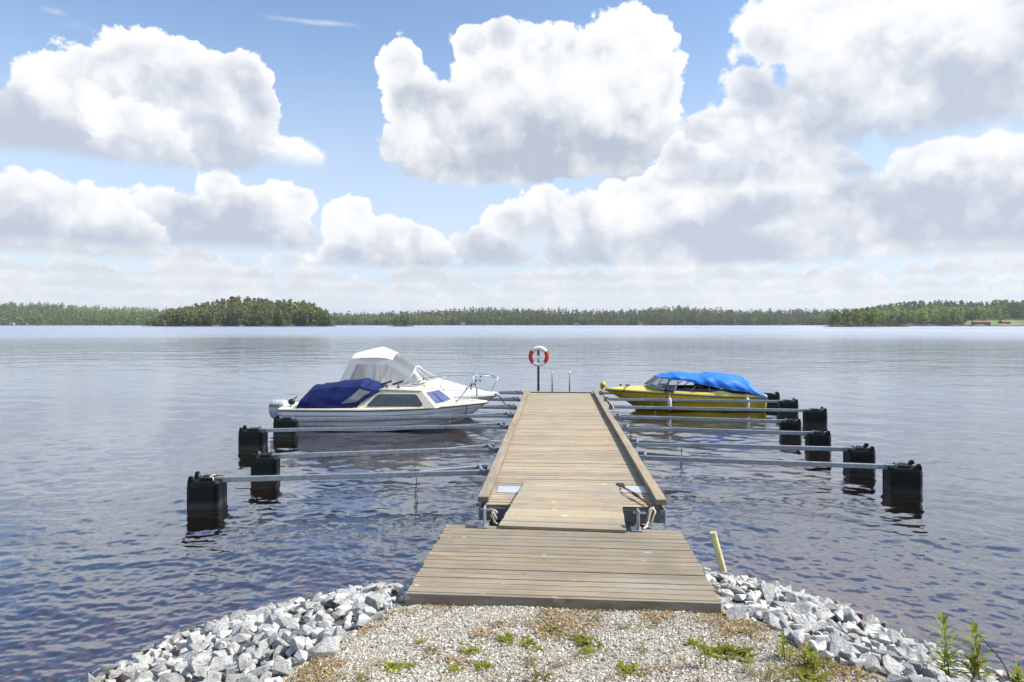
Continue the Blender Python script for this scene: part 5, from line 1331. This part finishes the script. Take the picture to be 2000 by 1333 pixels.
for r in g3:
    for v in r:
        e = min(1, abs(v.y) / .8); sgn = 1 if v.y > 0 else -1
        a1 = tri(v.x * 1.15 + v.z * 1.5 * sgn + .35 * mnoise.noise(Vector((v.x * .9, v.y, 1)))) - .5       # diagonal pull folds
        a2 = tri(v.x * 2.3 - v.z * 2.4 + .5 * mnoise.noise(Vector((v.x * 1.3, v.y * 1.1, 5)))) - .5
        a3 = mnoise.noise(Vector((v.x * 6, v.y * 5, v.z * 6)))
        f_ = (.040 * a1 + .022 * a2 + .007 * a3)
        v.y += f_ * e * sgn * 1.2; v.z += f_ * (1.0 - .75 * e) * .8
mb = MB(); mb.grid(g3); mb.build('sheet', M['tarp'], tp, True, 14)
ed = [r[0] for r in g3][::3]
for i, v in enumerate(ed[2:-1]):
    if i % 2 == 0: b_ = MB(); b_.sphere(v + Vector((0, .01, .03)), .016, 6, 4); b_.build('eyelet', M['inox'], tp)
# lettering on the near side (local +y)
tm_ = Matrix.Translation((3.30, H.hb(3.3) + .008, .672)) @ Matrix.Rotation(R(168), 4, 'Z') @ Matrix.Rotation(R(78), 4, 'X')
text_mesh('AHP90', 0.115, M['ink'], 'lettering', YB, tm_, 0.012)
mb = MB(); mb.tube([(4.62, .10, .82), (4.72, .30, .79), (4.78, .40, .70), (5.0, .38, .45)], .014, 6); mb.build('bow_strap', M['rust'], YB, True)
mb = MB(); mb.box((4.62, .06, .84), (.16, .10, .04), None, 0, .01); mb.build('bow_cleat', M['rust'], YB)
mb = MB(); mb.sphere((4.85, -.05, .83), (.05, .04, .04), 8, 5); mb.build('bow_light', M['black'], YB, True)
mb = MB(); mb.sphere((3.36, .78, .755), (.09, .05, .03), 8, 5); mb.build('side_light', M['black'], YB, True)
for (px, lab, ln) in ((1308, 'white fender hanging near the lettering of the yellow boat', .44), (1460, 'white fender hanging near the stern of the yellow boat', .44)):
    c = Vector(((px - 1000) * 23.05 / F, 23.05, .30))
    fe = thing('fender', lab, 'fender', c); rows = []
    mb = MB(); mb.tube([(0, 0, -ln / 2), (0, 0, -ln / 2 + .04), (0, 0, -ln / 2 + .09), (0, 0, 0), (0, 0, ln / 2 - .09), (0, 0, ln / 2 - .04), (0, 0, ln / 2)], [.025, .05, .065, .068, .065, .05, .022], 14); mb.build('body', M['white'], fe, True)
    mb = MB(); mb.tube([(0, 0, ln / 2), (0, .06, ln / 2 + .12)], .008, 5); mb.build('lanyard', M['rope'], fe)

# ------------------------------------------------------------------ riprap stones
def rock_mesh(i, r):
    bm = bmesh.new(); n = r.integers(11, 16)
    d = r.normal(size=(n, 3)); d /= np.linalg.norm(d, axis=1)[:, None]
    d = np.sign(d) * np.abs(d) ** 0.62                               # blocky, angular
    sc_ = np.array([1.0, r.uniform(.62, .95), r.uniform(.5, .82)])
    for q in d * sc_ * r.uniform(.86, 1.06, n)[:, None] * .8: bm.verts.new(q)
    bmesh.ops.convex_hull(bm, input=bm.verts)
    bmesh.ops.dissolve_limit(bm, angle_limit=R(14), verts=bm.verts, edges=bm.edges)
    bmesh.ops.bevel(bm, geom=list(bm.edges), offset=.022, segments=1, affect='EDGES', clamp_overlap=True)
    me = bpy.data.meshes.new('riprap_stone'); bm.to_mesh(me); bm.free(); me.materials.append(M['rock']); return me
m, t, p = new_mat('pale_blasted_rock')
tc = t.n.new('ShaderNodeTexCoord').outputs['Object']; oi = t.n.new('ShaderNodeObjectInfo').outputs['Random']
tv = t.v('ADD', tc, t.comb(t.m('MULTIPLY', oi, 50.0), 0.0, 0.0))
n1 = t.noise(tv, 2.6, 6.0, .65); n2 = t.noise(tv, 11.0, 4.0, .6)
c = t.ramp(n1, [(.28, (.29, .295, .27)), (.43, (.52, .515, .48)), (.58, (.69, .68, .63)), (.8, (.79, .78, .73))])
c = t.mix(t.mapr(n2, .5, .7, 0, .45), c, (.30, .31, .29))
c = t.mix(t.mapr(t.noise(tv, 1.3, 3.0, .6), .60, .74, 0, .35), c, (.42, .37, .27))
hs = t.n.new('ShaderNodeHueSaturation'); t.put(hs.inputs['Color'], c); t.put(hs.inputs['Value'], t.m('MULTIPLY_ADD', t.m('POWER', oi, .6), .42, .62))
wz = t.sep(t.n.new('ShaderNodeNewGeometry').outputs['Position'])[2]
wet = t.mapr(t.m('ADD', wz, t.m('MULTIPLY', n1, -.06)), -.02, .05, 1.0, 0.0)
t.put(p.inputs['Base Color'], t.mix(t.m('MULTIPLY', wet, .75), hs.outputs[0], (.085, .075, .055))); p.inputs['Roughness'].default_value = .88; p.inputs['Specular IOR Level'].default_value = .3
b = t.n.new('ShaderNodeBump'); b.inputs['Strength'].default_value = .8; b.inputs['Distance'].default_value = .05
t.put(b.inputs['Height'], t.noise(tv, 5.0, 6.0, .65)); t.l.new(b.outputs[0], p.inputs['Normal'])
M['rock'] = m
ROCKS = [rock_mesh(i, nrng) for i in range(30)]
cand = []
def scatter(n, rmin, rmax, sink, pack, pool):
    tries = 0; got = 0
    while got < n and tries < n * 60:
        tries += 1
        x, y = rng.uniform(-4.6, 5.4), rng.uniform(3.6, 9.3)
        e = float(poly_dist(np.array([x]), np.array([y]), SHORE)[0]); gz = float(ground_z(np.array([x]), np.array([y]))[0])
        if e < -0.04 or gz < -0.16 or (e < .06 and rng.random() < .4): continue
        if (x < .5 and y > 7.35 - .25 * (x + .9)) or y > 8.5: continue
        if -0.96 < x < 1.93 and 5.7 < y < 7.9 and gz > -0.02: 
            if not (x < -0.80 - .05 * (y - 5.9) * -1 or x > 1.78): continue
        if (x + 0) ** 2 + y ** 2 < 9: continue
        r_ = rng.uniform(rmin, rmax)
        if any((x - q[0]) ** 2 + (y - q[1]) ** 2 < (pack * (r_ + q[3])) ** 2 for q in pool): continue
        ztop = .60 if (-1.05 < x < 2.0 and y > 5.6) else 9
        z = min(gz + r_ * sink, ztop - r_ * .75)
        pool.append((x, y, z, r_)); got += 1
p1_, p2_, p3_ = [], [], []
scatter(420, .085, .135, .40, .58, p1_)
scatter(700, .06, .09, .70, .52, p2_)
scatter(900, .035, .06, .6, .58, p3_)
# an upper tier resting on the first
allr = [(x, y, z, r_) for x, y, z, r_ in p1_ + p2_ + p3_]
def vis(q):
    x, y, z, r_ = q; return abs(x / y) < .80 and (HOR + (CAMZ - z) * F / y) < 1420
sz = lambda q: q[3] / q[1]
seen = sorted([q for q in allr if vis(q)], key=sz, reverse=True)
single = seen[:300]; rest = [q for q in allr if q not in set(single)]
def side_word(q): return 'left' if q[0] < .5 else 'right'
for q in single:
    x, y, z, r_ = q
    o = link('riprap_stone', rng.choice(ROCKS), None); o.location = (x, y, z)
    o.rotation_euler = (rng.uniform(-.5, .5), rng.uniform(-.5, .5), rng.uniform(0, 6.28)); o.scale = (r_ * rng.uniform(1.0, 1.35), r_ * rng.uniform(.9, 1.15), r_ * rng.uniform(.8, 1.1))
    w_ = side_word(q)
    e_ = float(poly_dist(np.array([x]), np.array([y]), SHORE)[0]); tier = 'bordering the gravel' if e_ < .45 else 'at the water edge' if z < .22 else 'partway down'
    al = 'beside the landing stage' if y > 6.3 else 'low in the picture' if y < 5.1 else 'between stage and picture bottom'
    tag(o, f'pale broken stone {tier} in the {w_} bank, {al}', 'stone', f'bank stones {w_} of the landing stage')
cos, fcs = [], []
mbr = MB()
for q in rest:
    x, y, z, r_ = q; me = rng.choice(ROCKS)
    mt_ = Matrix.Translation((x, y, z)) @ Matrix.Rotation(rng.uniform(0, 6.28), 4, 'Z') @ Matrix.Rotation(rng.uniform(-.5, .5), 4, 'X') @ Matrix.Diagonal((r_ * 1.2, r_, r_ * .9, 1))
    mbr.add([mt_ @ v.co for v in me.vertices], [tuple(f.vertices) for f in me.polygons])
tag(mbr.build('bank_rubble', M['rock']), 'small broken stones filling the gaps of the stone banks', 'rubble', kind='stuff')

# ------------------------------------------------------------------ gravel, moss, weeds
def inside(n, x0, x1, y0, y1, lim):
    x = nrng.uniform(x0, x1, n); y = nrng.uniform(y0, y1, n)
    e = poly_dist(x, y, SHORE); k = (e < lim) & (y < 5.95 + .08 * x * -1)
    return x[k], y[k], e[k]
x, y, e = inside(84000, -2.2, 3.3, 4.1, 6.0, .10)
n = len(x); z = ground_z(x, y)
octv = np.array([(1, 0, 0), (-1, 0, 0), (0, 1, 0), (0, -1, 0), (0, 0, 1), (0, 0, -1)], float)
octf = np.array([(0, 2, 4), (2, 1, 4), (1, 3, 4), (3, 0, 4), (2, 0, 5), (1, 2, 5), (3, 1, 5), (0, 3, 5)])
r_ = nrng.gamma(3.2, .0021, n).clip(.003, .017)
V = octv[None] * nrng.uniform(.6, 1.15, (n, 6, 1)) * r_[:, None, None] * np.stack([nrng.uniform(.8, 1.4, n), nrng.uniform(.7, 1.1, n), nrng.uniform(.45, .8, n)], -1)[:, None]
V += nrng.normal(size=V.shape) * r_[:, None, None] * .18
a = nrng.uniform(0, 6.28, n); ca, sa = np.cos(a)[:, None], np.sin(a)[:, None]
Vx = V[..., 0] * ca - V[..., 1] * sa + x[:, None]; Vy = V[..., 0] * sa + V[..., 1] * ca + y[:, None]; Vz = V[..., 2] + (z + r_ * .25)[:, None]
co = np.stack([Vx, Vy, Vz], -1).reshape(-1, 3); fc = (octf[None] + (np.arange(n) * 6)[:, None, None]).reshape(-1, 3)
m, t, p = new_mat('gravel_pebbles'); at = t.n.new('ShaderNodeAttribute'); at.attribute_name = 'tint'
c = t.ramp(at.outputs['Fac'], [(0.0, (.14, .13, .105)), (.12, (.28, .25, .20)), (.35, (.44, .395, .305)), (.6, (.57, .52, .42)), (.85, (.67, .63, .54)), (1.0, (.78, .75, .67))])
t.put(p.inputs['Base Color'], c); p.inputs['Roughness'].default_value = .9
tag(link('gravel', np_mesh('gravel', co, fc, m, False, np.repeat(nrng.uniform(0, 1, n), 8))), 'pale gravel covering the ground in front of the landing stage', 'gravel', kind='stuff')
# moss: tiny orange-brown leaflets in patches
x, y, e = inside(60000, -2.2, 3.3, 4.1, 6.0, .05)
def patchy(x, y, s, seed): return np.array([mnoise.fractal(Vector((a * s, b_ * s, seed)), .8, 2.1, 4) for a, b_ in zip(x, y)])
pn = patchy(x, y, 1.9, 3.3)
edge = np.clip(1 + e / .55, 0, 1) * .55 + np.clip((y - 5.45) / .5, 0, 1) * .18
k = (pn + edge * 1.05 + nrng.normal(size=len(x)) * .16) > .60
x, y = x[k], y[k]; n = len(x)
def leaflets(x, y, s0, s1, tilt, lift):
    n = len(x); z = ground_z(x, y) + lift
    s = nrng.uniform(s0, s1, n); a = nrng.uniform(0, 6.28, n); tl = nrng.uniform(-tilt, tilt, n)
    dx, dy = np.cos(a) * s, np.sin(a) * s; ex, ey = -np.sin(a) * s * .6, np.cos(a) * s * .6; dz = np.abs(np.sin(tl)) * s * 1.3
    P = np.stack([np.stack([x - dx, y - dy, z], -1), np.stack([x + ex, y + ey, z + dz * .5], -1), np.stack([x + dx, y + dy, z + dz], -1), np.stack([x - ex, y - ey, z + dz * .3], -1)], 1)
    return P.reshape(-1, 3), np.arange(4 * n).reshape(-1, 4)
co, fc = leaflets(x, y, .006, .014, 1.2, .010)
tag(link('moss', np_mesh('moss', co, fc, M['moss'], False, nrng.uniform(.02, .98, n))), 'orange brown moss and litter on the gravel edges', 'moss', kind='stuff')

def blade(mb, base, az, L, w, lean, droop, n=5):
    b_ = Vector(base); d = Vector((math.cos(az), math.sin(az), 0)); s = Vector((-d.y, d.x, 0)); rows = []
    for i in range(n):
        f = i / (n - 1); ww = w * math.sin(math.pi * min(.98, .12 + .86 * f)) ** .8
        c = b_ + d * (L * math.sin(lean) * f + droop * L * f * f) + Vector((0, 0, L * math.cos(lean) * f - droop * L * .8 * f * f))
        rows.append([c - s * ww * .5 + Vector((0, 0, ww * .15)), c, c + s * ww * .5 + Vector((0, 0, ww * .15))])
    mb.grid(rows)
def leaf_obj(mb, name, mt, parent):
    o = mb.build(name, mt, parent, True)
    a = o.data.attributes.new('tint', 'FLOAT', 'FACE'); nf = len(o.data.polygons)
    a.data.foreach_set('value', np.clip(np.repeat(nrng.uniform(.1, .95, nf // 4 + 1), 4)[:nf], 0, 1).astype(np.float32)); return o
TUFT = []
for q in range(6):
    mb = MB()
    for i in range(34): blade(mb, (rng.gauss(0, .025), rng.gauss(0, .02), 0), rng.uniform(0, 6.28), rng.uniform(.03, .075), rng.uniform(.006, .014), rng.uniform(.5, 1.3), rng.uniform(0, .3))
    o = leaf_obj(mb, 'leaves', M['weed'], None); TUFT.append(o.data); bpy.data.objects.remove(o)
DRY = []
for q in range(3):
    mb = MB()
    for i in range(40): blade(mb, (rng.gauss(0, .04), rng.gauss(0, .02), 0), rng.uniform(0, 6.28), rng.uniform(.04, .11), .004, rng.uniform(.3, 1.2), rng.uniform(0, .4))
    o = leaf_obj(mb, 'leaves', M['drygrass'], None); DRY.append(o.data); bpy.data.objects.remove(o)
spots = [  # column, row, size, kind, label
 (1145, 1256, 1.5, 0, 'largest round green weed cushion in the middle of the gravel'), (1150, 1275, .9, 0, 'small green weed just below the largest cushion'),
 (990, 1252, 1.2, 0, 'low green weed left of the middle of the gravel'), (1030, 1257, 1.1, 0, 'low green weed close right of the left middle weed'), (1052, 1268, .7, 0, 'small weed between the middle weeds and the largest cushion'),
 (1078, 1230, 1.1, 0, 'green weed nearest the landing stage in mid gravel'), (968, 1222, .8, 1, 'yellowish grass tuft near the landing stage left of centre'), (1220, 1226, .8, 1, 'yellowish tuft right of centre near the landing stage'),
 (822, 1254, .7, 0, 'small green weed on the left gravel'), (845, 1270, .8, 1, 'pale grass tuft on the left gravel'), (922, 1276, 1.1, 0, 'broad weed patch left of the gravel middle'), (940, 1304, 1.1, 0, 'green weed near the bottom left of the middle'),
 (885, 1311, .9, 0, 'bright green weed low on the left gravel'), (772, 1304, 1.3, 0, 'spreading green weed at the left edge of the gravel'), (800, 1302, .8, 0, 'small weed just right of the spreading left weed'),
 (1045, 1330, 1.8, 1, 'yellow grass tuft at the bottom edge of the picture'), (1230, 1314, 1.2, 0, 'green weed low on the right of the gravel'), (1255, 1272, .8, 1, 'brownish tuft right of the largest cushion'), (1135, 1284, .8, 1, 'yellow tuft left below the largest cushion'),
 (1030, 1296, 1.1, 1, 'dry grass patch low in the gravel middle'), (1090, 1300, .9, 1, 'dry grass tuft right of the dry patch'), (1355, 1258, 1.1, 0, 'green weed at the foot of the tall thin plant'), (1420, 1276, 1.8, 0, 'long leafy weed mat on the right gravel'), (1450, 1279, 1.6, 0, 'right end of the leafy weed mat'), (1390, 1272, 1.2, 0, 'left end of the leafy weed mat'),
 (1540, 1318, 1.6, 1, 'grass clump low on the right by the stones'), (1480, 1325, 1.6, 1, 'grass clump at the bottom right of the gravel'), (1600, 1300, 1.5, 1, 'grass clump beside the right stone bank'), (1275, 1186, .7, 0, 'small weed sprouting right under the landing stage edge'), (1303, 1187, .6, 1, 'tiny yellow sprout under the right part of the landing edge'), (1208, 1180, .6, 1, 'yellow sprout under the middle of the landing edge'), (1016, 1172, .7, 1, 'yellow grass under the left part of the landing edge'),
 (1460, 1240, .9, 1, 'pale tuft on the right gravel near the stones'), (1580, 1325, 1.7, 0, 'green weed clump at the bottom right'), (700, 1330, 1.2, 1, 'dry tuft at the bottom left of the gravel')]
for px, py, s_, kd, lab in spots:
    P_ = U(px, py, GZ + .01); P_.z = float(ground_z(np.array([P_.x]), np.array([P_.y]))[0]) + .004
    w_ = thing('weed' if kd == 0 else 'grass_tuft', lab, 'weed' if kd == 0 else 'grass', P_, rng.uniform(0, 6.28), 'weeds in the gravel'); w_.scale = (s_ * 1.15, s_ * 1.15, s_ * .55)
    link('leaves', rng.choice(TUFT if kd == 0 else DRY), w_)
def tall_plant(px, py, zb_, h, n_st, lw, label, dense=1.0):
    P_ = U(px, py, zb_); t_ = thing('leafy_plant', label, 'plant', P_, 0, 'tall plants on the right bank')
    for k in range(n_st):
        hh = h * (1 if k == 0 else rng.uniform(.35, .8)); lean = Vector((rng.uniform(-.16, .10), rng.uniform(-.1, .1), 0)) if k else Vector((-.10, 0, 0)); b0_ = Vector((rng.gauss(0, .03), rng.gauss(0, .03), 0)) if k else Vector()
        pts = [b0_ + lean * hh * f ** 1.8 + Vector((0, 0, hh * f)) for f in np.linspace(0, 1, 9)]
        mb = MB(); mb.tube([Vector((b0_.x, b0_.y, -.06))] + pts, [.006] + [.0055 * (1 - .6 * f) for f in np.linspace(0, 1, 9)], 5); mb.build('stem', M['stem'], t_, True)
        mb = MB(); nl = int(26 * dense * hh / h + 8)
        for i in range(nl):
            f = .10 + .90 * (i / nl) ** .75; c_ = pts[min(8, int(f * 8))].lerp(pts[min(8, int(f * 8) + 1)], f * 8 - int(f * 8))
            top_ = max(0, (f - .72) / .28); blade(mb, c_, i * 2.4 + rng.uniform(-.3, .3), lw * (1.05 - .25 * top_) * rng.uniform(.75, 1.15), lw * .17, .95 - .75 * top_, .30 - .25 * top_)
        leaf_obj(mb, 'leaves', M['weed'], t_)
M['stem'] = mat('plant_stem', (.20, .16, .06), .7)
tall_plant(1853, 1335, .25, .48, 2, .125, 'tall narrow leaved plant at the lower right among the stones')
tall_plant(1912, 1338, .25, .42, 3, .12, 'second tall narrow leaved plant, right of the first')
tall_plant(1990, 1345, .12, .16, 3, .08, 'plant tip at the right edge of the picture')
tall_plant(1378, 1310, GZ, .22, 2, .05, 'thin upright weed on the right gravel', .6)
tall_plant(1532, 1292, GZ, .17, 3, .06, 'small upright weed near the right stone bank', .7)
tall_plant(1584, 1310, GZ - .02, .15, 4, .07, 'bushy upright weed beside the right stone bank', .9)
for px, py in ((1320, 1326), (1308, 1330)):
    pass
# dead willow twig leaning over the right stones
a_, b_ = U(1915, 1255, .2), U(1975, 1335, .2)
mb = MB(); mb.tube(catmull([a_ + Vector((0, 0, .05)), a_.lerp(b_, .4) + Vector((0, 0, .07)), a_.lerp(b_, .7) + Vector((.02, 0, .05)), b_], 14), .008, 5)
tag(mb.build('dead_twig', M['post_wood'], None, True), 'bare dark twig lying over the stones at the lower right', 'twig')

# ------------------------------------------------------------------ summer haze over the lake
mb = MB(); mb.box((0, 1500, 58.5), (7000, 7000, 123))
hz = mb.build('haze', None if False else [])
m = bpy.data.materials.new('thin_haze'); m.use_nodes = True; nt = m.node_tree; nt.nodes.clear()
o_ = nt.nodes.new('ShaderNodeOutputMaterial'); v_ = nt.nodes.new('ShaderNodeVolumePrincipled')
v_.inputs['Color'].default_value = (.86, .92, 1.0, 1); v_.inputs['Density'].default_value = 0.00009; v_.inputs['Anisotropy'].default_value = 0.2
nt.links.new(v_.outputs[0], o_.inputs['Volume']); hz.data.materials.append(m)
m.cycles.homogeneous_volume = True
tag(hz, 'thin pale haze hanging over the lake and the far shore', 'haze', kind='stuff')
